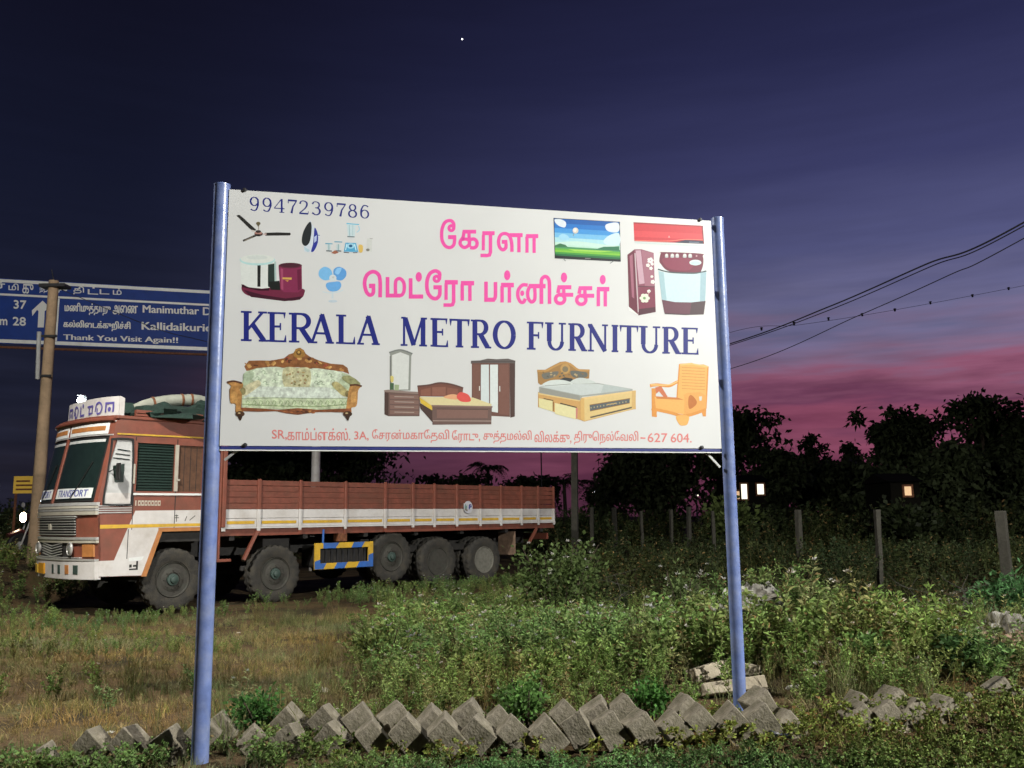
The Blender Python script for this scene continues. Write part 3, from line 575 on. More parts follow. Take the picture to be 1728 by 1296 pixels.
for k in range(26): P.ell(rng2.uniform(480,630), rng2.uniform(215,320), rng2.uniform(5,12), rng2.uniform(4,8), rng2.choice([pc(140,110,78), pc(160,140,96), pc(190,190,160), pc(124,120,80)]), 7, rng2.uniform(-1,1))
for (x, y) in ((300,270),(350,300),(410,290),(430,240),(340,230),(690,250),(720,300),(780,250),(690,300),(800,290)):
    P.stroke([(x-22,y),(x-10,y-12),(x+4,y-4),(x-2,y+8),(x+18,y+10)], 4, pc(136,158,128), True)
P.poly([(210,380),(300,322),(770,330),(900,385),(885,410),(200,405)], pc(194,204,192)).poly([(190,410),(230,392),(560,398),(885,402),(885,470),(560,480),(190,462)], pc(180,192,160))
for x in range(215, 880, 44): P.stroke([(x,440),(x+10,418),(x+24,428),(x+16,446),(x+34,450)], 4, pc(128,152,110), True)
P.stroke([(190,440),(420,452),(700,456),(885,440)], 5, pc(120,140,96), True).stroke([(190,406),(420,398),(700,404),(888,400)], 4, pc(128,142,120))
P.poly([(205,235),(262,225),(268,260),(225,295),(200,285)], pc(160,176,150), True).poly([(850,265),(890,250),(945,275),(975,310),(945,325),(890,300)], pc(138,140,100), True)
P.poly([(178,352),(200,325),(290,282),(316,300),(300,325),(225,378),(190,384)], pc(190,186,152), True).ell(196,354,19,26,pc(128,122,84)).poly([(785,310),(820,292),(885,345),(908,372),(890,390),(850,380)], pc(168,160,112), True).ell(890,372,17,22,pc(110,100,66))
P.poly([(92,295),(130,284),(190,298),(196,325),(175,345),(190,380),(185,470),(200,490),(150,495),(148,440),(115,430),(108,350),(118,320)], wl, True).poly([(905,325),(945,318),(980,320),(960,350),(955,420),(945,455),(915,465),(915,495),(880,500),(885,430)], wl, True)
P.stroke([(92,296),(135,288),(190,302)], 12, wdk, True).stroke([(905,316),(945,312),(984,322)], 12, wdk, True).poly([(120,370),(150,360),(160,420),(130,425)], pc(186,142,84), True).poly([(915,370),(945,360),(945,420),(915,425)], pc(186,142,84), True)
P.poly([(180,462),(300,468),(430,478),(560,466),(700,478),(800,472),(915,468),(910,496),(780,492),(700,492),(640,498),(560,510),(480,500),(420,486),(300,490),(190,486)], pc(124,76,50))
for k in range(16): P.ell(rng2.uniform(440,690), rng2.uniform(475,498), 11, 5, rng2.choice([wl, pc(150,96,60), wdk]), 7)
for x in (178, 890): P.ell(x,505,30,19,pc(70,48,34)).poly([(x-18,515),(x+18,515),(x+6,548),(x-2,548)], pc(56,40,32)).ell(x-6,500,10,5,pc(180,160,120),8)
P.build('printed_sofa', panel, 'brocade')
# bedroom set: dressing table, bed, wardrobe
P = Print(*C_); gw = pc(104,84,78); gd = pc(74,58,54)
P.poly([(1165,95),(1200,84),(1240,76),(1285,86),(1320,104),(1312,120),(1306,350),(1172,352),(1172,118)], pc(134,138,132)).poly([(1184,115),(1240,96),(1298,118),(1292,342),(1184,344)], pc(200,204,200)).stroke([(1165,98),(1240,80),(1320,106)], 9, pc(110,116,112), True).stroke([(1172,120),(1172,350)], 5, pc(90,92,88))
P.poly([(1134,352),(1150,345),(1370,360),(1372,372),(1366,520),(1160,520),(1134,508)], gw).poly([(1130,348),(1160,344),(1376,362),(1374,374),(1134,358)], pc(136,120,112)).poly([(1134,360),(1162,366),(1160,518),(1134,506)], gd)
for y in (378, 412, 446, 480): P.poly([(1170,y),(1360,y+4),(1360,y+28),(1170,y+26)], pc(124,98,90)).stroke([(1200,y+12),(1330,y+15)], 4, pc(170,160,150))
P.poly([(1174,255),(1194,258),(1192,292),(1176,292)], pc(200,186,110), True).poly([(1172,300),(1196,300),(1196,344),(1172,344)], pc(70,96,70)).poly([(1200,310),(1232,312),(1228,348),(1200,348)], pc(150,166,130))
P.poly([(1352,318),(1420,312),(1500,296),(1580,304),(1656,332),(1650,392),(1360,388)], pc(112,74,64)).stroke([(1352,322),(1430,314),(1500,300),(1580,310),(1656,334)], 12, pc(92,66,60), True).poly([(1375,345),(1440,330),(1440,385),(1375,382)], pc(130,88,74)).poly([(1450,328),(1540,326),(1540,386),(1450,384)], pc(134,92,78)).poly([(1550,330),(1620,340),(1620,388),(1550,386)], pc(128,86,72))
P.poly([(1366,392),(1720,396),(1845,440),(1840,458),(1450,452)], pc(206,196,150)).poly([(1366,394),(1450,452),(1450,482),(1374,432)], pc(206,176,70)).poly([(1366,430),(1452,482),(1452,560),(1372,470)], gd).poly([(1525,392),(1580,374),(1625,384),(1620,408),(1560,405)], pc(212,160,120), True).poly([(1615,380),(1640,360),(1690,378),(1705,420),(1650,425),(1618,405)], pc(206,84,78), True)
P.poly([(1450,448),(1846,456),(1842,574),(1452,576)], gw).stroke([(1446,450),(1850,458)], 10, pc(128,104,96)).poly([(1480,470),(1820,474),(1818,532),(1482,532)], pc(122,94,86)).stroke([(1455,550),(1842,552)], 5, pc(160,144,136)).stroke([(1480,472),(1820,476)], 4, gd)
P.build('printed_bedroom_set', panel)
P = Print(*D_)
P.poly([(-20,152),(40,150),(90,138),(150,142),(225,138),(274,152),(272,170),(-22,172)], pc(92,86,84)).poly([(-15,168),(236,168),(238,524),(112,518),(112,455),(-15,440)], pc(102,72,64)).poly([(236,168),(272,170),(270,522),(240,530)], pc(76,58,54)).poly([(45,178),(98,178),(100,455),(45,435)], pc(196,206,206)).poly([(106,178),(158,178),(158,496),(118,490),(112,455),(106,455)], pc(204,212,210))
P.poly([(-10,178),(40,178),(40,432),(-10,425)], pc(112,80,70)).poly([(166,178),(230,178),(232,512),(166,505)], pc(116,82,72)).stroke([(36,320),(36,350)], 6, pc(206,206,200)).stroke([(170,320),(170,356)], 6, pc(206,206,200)).stroke([(-20,160),(272,158)], 5, pc(70,66,64))
P.build('printed_wardrobe', panel)
# carved double bed with drawers
P = Print(*D_); y1, y2, yd = pc(190,150,92), pc(206,182,124), pc(132,96,54)
P.poly([(418,212),(470,212),(530,180),(570,160),(605,156),(640,168),(690,208),(766,210),(762,270),(700,275),(440,312),(424,300)], pc(150,116,70)).stroke([(418,218),(475,218),(540,186),(600,164),(645,180),(695,214),(766,216)], 13, pc(176,136,80), True).poly([(450,240),(520,225),(560,225),(540,255),(470,275)], pc(104,104,96), True).poly([(640,220),(720,225),(750,235),(740,262),(660,262)], pc(96,98,92), True).ell(604,205,32,34,pc(176,140,84)).ell(604,208,20,20,pc(120,110,86),12)
for k in range(14): P.ell(rng2.uniform(450,740), rng2.uniform(228,262), 9, 5, rng2.choice([pc(170,150,110), pc(120,100,70), pc(86,86,78)]), 7, rng2.uniform(-1,1))
P.poly([(560,280),(600,262),(650,270),(660,290),(560,296)], pc(52,56,58))
P.poly([(424,360),(700,395),(720,400),(1070,350),(1072,470),(730,555),(690,540),(424,460)], y1)
P.poly([(430,325),(560,300),(820,300),(1050,340),(1050,356),(715,392),(700,420),(430,365)], pc(150,156,150)).poly([(440,325),(600,306),(820,306),(1046,342),(712,382)], pc(184,192,190)).poly([(440,330),(700,385),(700,418),(432,362)], pc(138,140,132)).poly([(860,308),(1048,342),(840,366)], pc(168,178,176))
P.poly([(450,312),(500,284),(570,278),(630,290),(655,305),(590,318),(500,322)], pc(196,204,200), True).poly([(640,290),(690,266),(750,272),(805,298),(730,304),(660,304)], pc(188,196,192), True).stroke([(470,318),(540,314),(640,306)], 4, pc(130,136,132), True)
P.poly([(428,400),(520,420),(524,490),(430,462)], pc(206,200,150)).poly([(520,418),(530,428),(528,484),(520,488)], yd).poly([(534,432),(676,462),(674,540),(536,505)], pc(210,204,156)).poly([(674,462),(688,468),(684,530),(674,540)], pc(186,120,110)).stroke([(570,434),(680,462)], 8, pc(70,60,44)).stroke([(460,402),(525,416)], 6, pc(90,76,50)).stroke([(424,370),(700,418)], 8, y2)
P.poly([(718,402),(1072,352),(1070,468),(724,552)], y2).stroke([(718,402),(1072,354)], 12, pc(214,186,130)).poly([(765,448),(1032,405),(1030,430),(768,484)], pc(82,92,96)).stroke([(765,446),(1034,402)], 5, yd).stroke([(768,486),(1032,432)], 5, yd).stroke([(880,444),(940,434)], 7, pc(190,160,100)).poly([(705,400),(730,402),(732,552),(708,540)], pc(200,164,100)).poly([(1046,352),(1072,352),(1070,475),(1044,462)], pc(196,164,106)).stroke([(770,528),(1045,462)], 10, pc(84,78,66))
for k in range(12): P.ell(775+k*21, 464-k*3.6, 5, 6, pc(150,140,110), 6)
P.build('printed_double_bed', panel)
# wooden arm chair
P = Print(*D_); o1, o2, o3 = pc(220,166,92), pc(206,140,66), pc(176,106,48)
P.poly([(1362,172),(1400,170),(1440,166),(1480,178),(1520,176),(1552,188),(1548,260),(1538,380),(1540,470),(1340,400),(1355,280)], o1)
for y in range(196, 350, 20): P.stroke([(1376,y),(1530,y+8)], 5, pc(198,142,76))
P.stroke([(1362,175),(1345,395)], 9, o2).stroke([(1550,190),(1536,470)], 10, o2).stroke([(1366,180),(1440,174),(1550,192)], 9, pc(232,184,116), True)
P.stroke([(1166,318),(1210,312),(1290,318),(1335,298),(1356,290)], 20, o2, True).stroke([(1172,312),(1290,312),(1350,288)], 6, pc(236,196,132), True)
P.poly([(1176,335),(1204,335),(1206,470),(1212,525),(1178,522)], o2).poly([(1200,330),(1240,320),(1282,390),(1262,400),(1225,355),(1206,372)], pc(190,110,76)).poly([(1196,392),(1360,398),(1396,378),(1412,398),(1396,420),(1398,510),(1205,470)], o1).poly([(1204,388),(1350,396),(1390,412),(1210,404)], pc(190,118,60))
P.poly([(1392,378),(1410,365),(1500,360),(1538,385),(1536,470),(1412,510),(1392,505)], pc(214,156,84)).poly([(1420,400),(1440,380),(1475,420),(1465,450),(1425,470)], o3, True).poly([(1490,390),(1510,388),(1508,415),(1494,418)], pc(196,196,186)).stroke([(1176,470),(1300,496),(1398,518),(1536,476)], 20, o2, True)
P.poly([(1340,520),(1420,518),(1415,570),(1390,582),(1360,575)], o1, True).poly([(1505,478),(1538,470),(1536,522),(1516,520)], o2).poly([(1178,480),(1212,486),(1206,526),(1180,522)], o2)
P.build('printed_armchair', panel)

# ================================================================== KERB of tilted concrete cubes
kerb = empty('kerb', (0, 5.05, 0)); tag(kerb, 'low kerb of tilted concrete cubes half buried along the grass', 'kerb')
def rough_cube(seed, sx_, sy_, sz_):
    bm = bmesh.new(); bmesh.ops.create_cube(bm, size=1); r_ = random.Random(seed)
    for v in bm.verts: v.co = Vector((v.co.x*sx_*r_.uniform(.93, 1.05), v.co.y*sy_*r_.uniform(.93, 1.05), v.co.z*sz_*r_.uniform(.93, 1.05)))
    bmesh.ops.bevel(bm, geom=list(bm.edges)+list(bm.verts), offset=.006, segments=1, affect='EDGES')
    for v in bm.verts: v.co += Vector((r_.uniform(-1, 1), r_.uniform(-1, 1), r_.uniform(-1, 1)))*.0022
    me = bpy.data.meshes.new('block'); bm.to_mesh(me); bm.free(); me.materials.append(M['concrete']); return me
cubes = [rough_cube(i, .17, .19, .215) for i in range(10)]
def z5(x, y): return (40+x/4.32, 1150+y/4.32)
def z6(x, y): return (400+x/4.32, 1150+y/4.32)
def z7(x, y): return (800+x/3.84, 1130+y/3.84)
def z8b(x, y): return (1250+x/3.615, 1100+y/3.615)
front = [z5(120,470),z5(490,355),z5(765,340),z5(1050,342),z5(1290,262),z6(120,335),z6(380,322),z6(690,312),z6(975,290),z6(1245,262),z6(1525,262),z7(30,312),z7(265,306),z7(480,308),z7(680,285),z7(880,280),z7(1090,275),z7(1300,285),z7(1480,238),z7(1700,240),z8b(140,318),z8b(290,365),z8b(740,310),z8b(910,308),z8b(1090,292),z8b(1262,285)]
backr = [z5(1420,232),z6(375,188),z6(645,190),z6(900,170),z6(1165,166),z6(1440,192),z6(1700,152),z7(170,252),z7(600,208),z7(820,202),z7(985,172),z7(1390,175),z8b(130,235),z8b(750,252),z8b(955,222),z8b(1400,260),z8b(1610,166),z8b(1720,215)]
rb = random.Random(5)
for lst, Y0 in ((front, 5.02), (backr, 5.27)):
    for k, (x, y) in enumerate(lst):
        Y = Y0+(.03+.26*max(0, min(1, (760-x)/340)) if x < 1300 else .15)+rb.uniform(-.02, .02); p = atY(x, y, Y)
        o = bpy.data.objects.new('block', cubes[rb.randrange(10)]); COL.objects.link(o); o.parent = kerb
        o.rotation_euler = (R(rb.uniform(-12, 4)), R(-40+rb.uniform(-9, 9)), R(rb.uniform(-4, 16)))
        s_ = rb.uniform(.74, .94); o.scale = (s_, s_, s_)
        o.location = Vector((p.x, p.y+.06, p.z-.128*s_))-kerb.location

# ================================================================== LORRY
TAZ = R(44); TU = Vector((math.sin(TAZ), math.cos(TAZ), 0)); TV = Vector((-math.cos(TAZ), math.sin(TAZ), 0))
T0 = onz(467, 1018, 0)
lorry = empty('lorry', T0, math.pi/2-TAZ); tag(lorry, 'parked brick red and white open lorry with a long wooden load bed', 'lorry')
TWD = 2.45
NEARF = lambda s, z, t: (s, t, z)                           # drawing on the near side plane
def tp(name, mb, m, parent=None, smooth=False, bevel=0): return mb.build(name, m, parent or lorry, smooth, bevel)
def tbox(name, a, b, m, parent=None, bevel=0): return tp(name, MB().box(a, b), m, parent, False, bevel)
def FS(v, z):
    t = (v-TWD/2)/(TWD/2); b = float(np.interp(z, [.5, 1.0, 1.72, 2.9, 3.3], [-3.17, -3.2, -3.25, -3.03, -2.98])); return b-.25*(1-abs(t)**3)
def fpatch(mb, v0, v1, z0, z1, off, th, nv=12, nz=1, setb=0):
    vs = []; nv = max(2, nv)
    for side in (0, 1):
        for j in range(nz+1):
            for i in range(nv+1):
                v = v0+(v1-v0)*i/nv; z = z0+(z1-z0)*j/nz; vs.append((FS(v, z)-off+(th if side else 0)+setb, v, z))
    m_ = (nv+1)*(nz+1); ix = lambda s, j, i: s*m_+j*(nv+1)+i; fs = []
    for j in range(nz):
        for i in range(nv):
            fs += [(ix(0,j,i), ix(0,j+1,i), ix(0,j+1,i+1), ix(0,j,i+1)), (ix(1,j,i), ix(1,j,i+1), ix(1,j+1,i+1), ix(1,j+1,i))]
    for i in range(nv): fs += [(ix(0,0,i), ix(0,0,i+1), ix(1,0,i+1), ix(1,0,i)), (ix(0,nz,i), ix(1,nz,i), ix(1,nz,i+1), ix(0,nz,i+1))]
    for j in range(nz): fs += [(ix(0,j,0), ix(1,j,0), ix(1,j+1,0), ix(0,j+1,0)), (ix(0,j,nv), ix(0,j+1,nv), ix(1,j+1,nv), ix(1,j,nv))]
    return mb.add(vs, fs)
def fp(name, v0, v1, z0, z1, off, th, m, parent=None, nv=12, nz=1, smooth=True, setb=0): return tp(name, fpatch(MB(), v0, v1, z0, z1, off, th, nv, nz, setb), m, parent, smooth)
def rrect(s0, z0, s1, z1, r=.05, skew=0.0, n=4):
    out = []
    for cx, cz, a0 in ((s1-r, z1-r, 0), (s0+r, z1-r, 90), (s0+r, z0+r, 180), (s1-r, z0+r, 270)):
        for k in range(n+1):
            a = R(a0+90*k/n); z = cz+r*math.sin(a); out.append((cx+r*math.cos(a)+skew*(z-z0), z))
    return out
# --- cab shell
quarter = catmull([(-3.05, 2.80), (-2.79, 2.81), (-2.745, 2.74), (-2.725, 2.3), (-2.72, 1.83), (-2.76, 1.765), (-3.10, 1.765), (-3.155, 1.82), (-3.12, 2.2), (-3.075, 2.72)], 4, True)
win1 = [(-2.66, 1.98), (-2.03, 1.98), (-2.03, 2.77), (-2.66, 2.77)]; win2 = [(-1.95, 1.98), (-1.52, 1.98), (-1.52, 2.76), (-1.95, 2.76)]
side = [(-3.165, .64), (-2.48, .62), (-2.22, 1.34), (-1.26, 1.34), (-1.26, 3.14), (-2.98, 3.14), (-3.02, 2.9), (-3.235, 1.72), (-3.19, 1.0)]
body = tp('cab_body', MB().prism([side, quarter, win1, win2], NEARF, 0.0, .05), 'truck_red')
tp('far_side', MB().prism([side], NEARF, TWD-.05, TWD), 'truck_red', body)
fp('front_skin', 0.0, TWD, .62, 1.80, -.012, .03, 'truck_red', body, 20, 6)
tbox('rear_wall', (-1.30, .055, 1.34), (-1.262, TWD-.055, 3.13), 'truck_red', body); tbox('cab_floor', (-3.1, .06, 1.15), (-1.31, TWD-.06, 1.33), 'chassis', body)
# roof with a bowed front edge
rv = [(FS(v, 3.15)-.03, v) for v in np.linspace(-.02, TWD+.02, 15)]+[(-1.24, TWD+.02), (-1.24, -.02)]
tp('roof', MB().prism([rv], lambda s, v, t: (s, v, t), 3.142, 3.20), 'truck_red', body, bevel=.015)
tp('visor_rim', MB().tube([(FS(v, 3.12)-.05, v, 3.13) for v in np.linspace(0, TWD, 14)], .035, 8), 'truck_red', body, True)
for z0, z1, v_ in ((3.205, 3.245, -.015), (3.255, 3.31, -.02)):
    tbox('roof_rail', (-2.72, v_, z0), (-1.24, v_+.035, z1), 'truck_red', body, .006); tbox('roof_rail', (-2.72, TWD-.02, z0), (-1.24, TWD+.015, z1), 'truck_red', body)
for s_ in (-2.7, -2.2, -1.7, -1.27): tbox('rail_post', (s_-.02, .018, 3.2), (s_+.02, .05, 3.31), 'truck_red', body)
# --- near side paint and trim, each a couple of millimetres proud
def panel_side(name, poly, m, proud=.003, parent=None, holes=()): return tp(name, MB().prism([poly, *holes], NEARF, -proud, .001), m, parent or body)
panel_side('white_stripe', [(-3.17, .645), (-2.485, .627), (-2.25, 1.30), (-2.25, 1.385), (-1.262, 1.385), (-1.262, 1.675), (-2.645, 1.665), (-2.76, 1.37), (-2.945, .885), (-3.185, .885)], 'truck_white')
panel_side('yellow_stripe', [(-3.19, 1.385), (-1.262, 1.405), (-1.262, 1.45), (-3.19, 1.445)], 'truck_yellow', .006)
panel_side('arch_trim', [(-2.50, .61), (-2.42, .61), (-2.19, 1.32), (-1.262, 1.325), (-1.262, 1.38), (-2.24, 1.38)], 'trim_orange', .02)
panel_side('gutter_line', [(-3.0, 2.885), (-1.262, 2.90), (-1.262, 2.925), (-3.0, 2.91)], 'truck_yellow', .012)
panel_side('window_sill', [(-2.7, 1.915), (-1.3, 1.92), (-1.3, 1.955), (-2.7, 1.95)], 'sign_white', .02)
for k in range(4): panel_side('chrome_strip', [(-3.24, 1.625+k*.036), (-2.71, 1.63+k*.036), (-2.71, 1.648+k*.036), (-3.24, 1.643+k*.036)], 'chrome', .012)
for s_ in (-2.69, -1.985): panel_side('door_seam', [(s_-.006, 1.36), (s_+.006, 1.36), (s_+.006, 2.86), (s_-.006, 2.86)], 'rubber_black', .0045)
panel_side('door_seam', [(-2.75, .9), (-2.738, .9), (-2.738, 1.37), (-2.75, 1.37)], 'rubber_black', .0045)
panel_side('pillar_trim', [(-2.70, 1.96), (-2.665, 1.96), (-2.665, 2.8), (-2.70, 2.8)], 'truck_red', .02)
panel_side('pillar_trim', [(-2.02, 1.985), (-1.96, 1.985), (-1.96, 2.765), (-2.02, 2.765)], 'cream', .014)
# quarter light: rubber seal, pale pane, dark notch, sticker
off_ = lambda P, d: [(c_[0]+(p[0]-c_[0])*d, c_[1]+(p[1]-c_[1])*(1+(d-1)*.45)) for p in P for c_ in [(-2.93, 2.28)]]
tp('window_seal', MB().prism([off_(quarter, 1.1), off_(quarter, .97)], NEARF, -.012, .02), 'rubber_black', body)
pane = tp('quarter_pane', MB().prism([quarter], NEARF, .012, .018), 'glass_pale', body)
panel_side('sticker', [(-3.13, 1.78), (-2.735, 1.78), (-2.735, 1.95), (-3.135, 1.95)], 'truck_white', -.009, pane)
panel_side('dark_patch', [(-3.0, 2.12), (-2.86, 2.12), (-2.86, 2.42), (-3.04, 2.38)], 'louvre_green', -.0085, pane)
for k in range(3): panel_side('crease', [(-3.04+.03*k, 2.5+.07*k), (-2.78, 2.48+.07*k), (-2.78, 2.495+.07*k), (-3.04+.03*k, 2.515+.07*k)], 'glass_dark', -.0087, pane)
# louvred door window and boarded rear window
lw = tp('louvre_backing', MB().prism([win1], NEARF, .04, .047), 'louvre_green', body); mb = MB()
for k in range(17):
    z = 1.995+k*.046; mb.add([(-2.655, .012, z), (-2.035, .012, z), (-2.035, .036, z+.034), (-2.655, .036, z+.034), (-2.655, .016, z-.004), (-2.035, .016, z-.004), (-2.035, .040, z+.030), (-2.655, .040, z+.030)], [(0,1,2,3),(7,6,5,4),(0,4,5,1),(1,5,6,2),(2,6,7,3),(3,7,4,0)])
tp('louvre', mb, 'louvre_green', lw)
tp('window_board', MB().prism([win2], NEARF, .03, .045), 'window_board', body)
for s_ in (-1.84, -1.73, -1.62): tbox('board_gap', (s_-.004, .027, 1.99), (s_+.004, .0295, 2.75), 'rubber_black', body)
tbox('door_handle', (-1.99, -.03, 2.16), (-1.93, 0, 2.19), 'cream', body); tbox('door_grab', (-2.715, -.035, 2.1), (-2.69, -.002, 2.42), 'cream', body, .006)
# faded lettering on the door, a badge and scratches
dl = MB()
for k, (a, b) in enumerate(((-2.655, -2.635), (-2.61, -2.565), (-2.555, -2.51), (-2.50, -2.455), (-2.445, -2.40), (-2.39, -2.345), (-2.335, -2.29), (-2.28, -2.235))):
    ring = [[(a, 1.745), (b, 1.745), (b, 1.83), (a, 1.83)]]
    if k: ring.append([(a+.013, 1.768), (b-.01, 1.768), (b-.01, 1.805), (a+.013, 1.805)])
    dl.prism(ring, NEARF, -.003, .001)
tp('door_lettering', dl, 'cream', body)
lab = MB()
for (a, b, z0, z1) in ((-2.70, -2.56, .72, .745), (-2.70, -2.66, .76, .81), (-2.64, -2.57, .77, .80), (-2.59, -2.56, .74, .86)): lab.prism([[(a, z0), (b, z0), (b, z1), (a, z1)]], NEARF, -.0045, .0)
tp('load_label', lab, 'chassis', body)
panel_side('paper_notice', [(-2.71, .86), (-2.50, .87), (-2.47, .93), (-2.71, .915)], 'sign_white', .005)
mb = MB()
for a, b in (((-1.98, 1.58), (-1.92, 1.58)), ((-1.99, 1.545), (-1.91, 1.545)), ((-1.95, 1.6), (-1.95, 1.48)), ((-1.72, 1.5), (-1.62, 1.58)), ((-1.8, 1.49), (-1.77, 1.57))):
    d = Vector((b[0]-a[0], b[1]-a[1])).normalized()*.006; n_ = (-d.y, d.x); mb.prism([[(a[0]+n_[0], a[1]+n_[1]), (b[0]+n_[0], b[1]+n_[1]), (b[0]-n_[0], b[1]-n_[1]), (a[0]-n_[0], a[1]-n_[1])]], NEARF, -.0042, 0)
tp('scratch', mb, 'rim', body)
# --- front face
bumper = fp('bumper', 0.0, TWD, .60, .885, .05, .09, 'truck_white', None, 18)
fp('bumper_lip', -.005, TWD, .888, .915, .06, .07, 'chrome', bumper, 18)
fp('indicator', 1.42, 1.70, .66, .83, .075, .03, 'amber', bumper, 4)
for v0, v1, m_ in ((.98, 1.16, 'truck_white'), (1.02, 1.1, 'hub_green'), (.78, .86, 'hub_green'), (.52, .62, 'trim_orange'), (.3, .4, 'hub_green')): fp('sticker', v0, v1, .68, .82, .053+(.004 if m_ != 'truck_white' else 0), .01, m_, bumper, 3)
fp('number_plate', 1.82, 2.22, .66, .8, .07, .02, 'truck_yellow', bumper, 4)
fp('lower_grille', .55, 1.95, .94, 1.2, -.003, .02, 'chassis', None, 12)
for k in range(5):
    mb = MB()
    for i in range(8):
        va, vb = .78+i*.112, .78+(i+1)*.112; za, zb_ = 1.10-k*.042+abs(va-1.225)*.12, 1.10-k*.042+abs(vb-1.225)*.12
        mb.add([(FS(va, za)-.02, va, za), (FS(vb, zb_)-.02, vb, zb_), (FS(vb, zb_)-.02, vb, zb_+.016), (FS(va, za)-.02, va, za+.016), (FS(va, za)+.01, va, za), (FS(vb, zb_)+.01, vb, zb_), (FS(vb, zb_)+.01, vb, zb_+.016), (FS(va, za)+.01, va, za+.016)], [(0,1,2,3),(7,6,5,4),(0,4,5,1),(2,6,7,3)])
    tp('grille_bar', mb, 'chrome')
for v in (.52, 1.93):
    h = MB().lathe([(.02, .0), (.105, .0), (.108, .015), (.098, .03), (.09, .03), (.085, .012), (.05, .004)], 20); o = tp('headlight', h, 'chrome', None, True); o.location = (FS(v, 1.07)-.02, v, 1.07); o.rotation_euler = (0, 0, R(90)-math.atan2(FS(v+.05, 1.07)-FS(v-.05, 1.07), -.1)*0)
    l_ = MB().lathe([(.088, .0), (.07, .016), (.03, .024)], 18).build('lens', 'lens', o, True); l_.location = (0, .008, 0)
fp('headlight_surround', .3, 2.15, .925, .94, .03, .05, 'chrome', None, 12); fp('chrome_band', -.004, TWD, 1.215, 1.255, .035, .05, 'chrome', None, 18); fp('cream_band', -.004, TWD, 1.165, 1.205, .025, .04, 'cream', None, 18)
for v0, v1 in ((.06, .26), (2.19, 2.39)): fp('side_lamp', v0, v1, .95, 1.14, .012, .03, 'trim_orange', None, 4)
fp('grille_backing', .42, 2.03, 1.28, 1.56, .004, .02, 'chassis', None, 12)
for k in range(7): fp('grille_bar', .40, 2.05, 1.29+k*.042, 1.302+k*.042, .03, .022, 'chrome', None, 12)
fp('badge', 1.19, 1.28, 1.37, 1.47, .045, .03, 'cream', None, 3)
fp('grille_frame', .38, 2.07, 1.57, 1.59, .04, .05, 'chrome', None, 12)
for k, (z0, z1) in enumerate(((1.605, 1.66), (1.668, 1.70), (1.708, 1.745), (1.752, 1.80))): fp('nose_band', -.003, TWD, z0, z1, .03-.004*(k % 2), .05, 'cream' if k % 2 == 0 else 'chrome', None, 18)
# windscreen: two raked panes in rubber, pillar, stickers with lettering
for v0, v1 in ((.06, 1.185), (1.265, 2.39)):
    fp('screen_seal', v0, v1, 1.815, 2.865, .012, .03, 'rubber_black', None, 10, 4)
    g = fp('windscreen_pane', v0+.035, v1-.035, 1.85, 2.83, .018, .004, 'glass_dark', None, 10, 4)
    fp('screen_strip', v0+.06, v1-.06, 1.87, 2.03, .0215, .002, 'sign_white', g, 10)
    m_ = MB(); put_text(m_, 'TRANSPORT', lambda u, w, o: (FS(v1-.14-u*(v1-v0-.28), 1.895+w*.11)-.0222-o, v1-.14-u*(v1-v0-.28), 1.895+w*.11), pc(50, 60, 140), .004); m_.build('screen_lettering', 'print', g, fix=False)
    fp('sun_strip', v0+.05, v1-.05, 2.77, 2.815, .0215, .002, 'glass_pale', g, 10)
    w = MB().tube([(FS(v0+.5, 1.86)-.04, v0+.5, 1.86), (FS(v0+.3, 2.2)-.035, v0+.3, 2.2), (FS(v0+.18, 2.45)-.03, v0+.18, 2.45)], .008, 6); tp('wiper', w, 'rubber_black', None, True)
fp('screen_pillar', 1.187, 1.263, 1.80, 2.88, .035, .05, 'truck_red', None, 3, 4)
for v0, v1 in ((-.001, .058), (2.392, TWD)): fp('corner_pillar', v0, v1, 1.80, 3.1, .02, .05, 'truck_red', None, 4, 4)
fp('visor_panel', .0, TWD, 2.868, 3.12, .018, .04, 'truck_red', None, 18, 2)
for v0, v1 in ((.1, 1.18), (1.27, 2.35)):
    vb = fp('visor_sign', v0, v1, 2.90, 3.09, .03, .012, 'sign_white', None, 10); fp('visor_band', v0+.05, v1-.05, 2.955, 3.03, .034, .004, 'trim_orange', vb, 8)
for z0, z1 in ((2.872, 2.892), (3.095, 3.113)): fp('visor_trim', 0.0, TWD, z0, z1, .036, .02, 'chrome', None, 18)
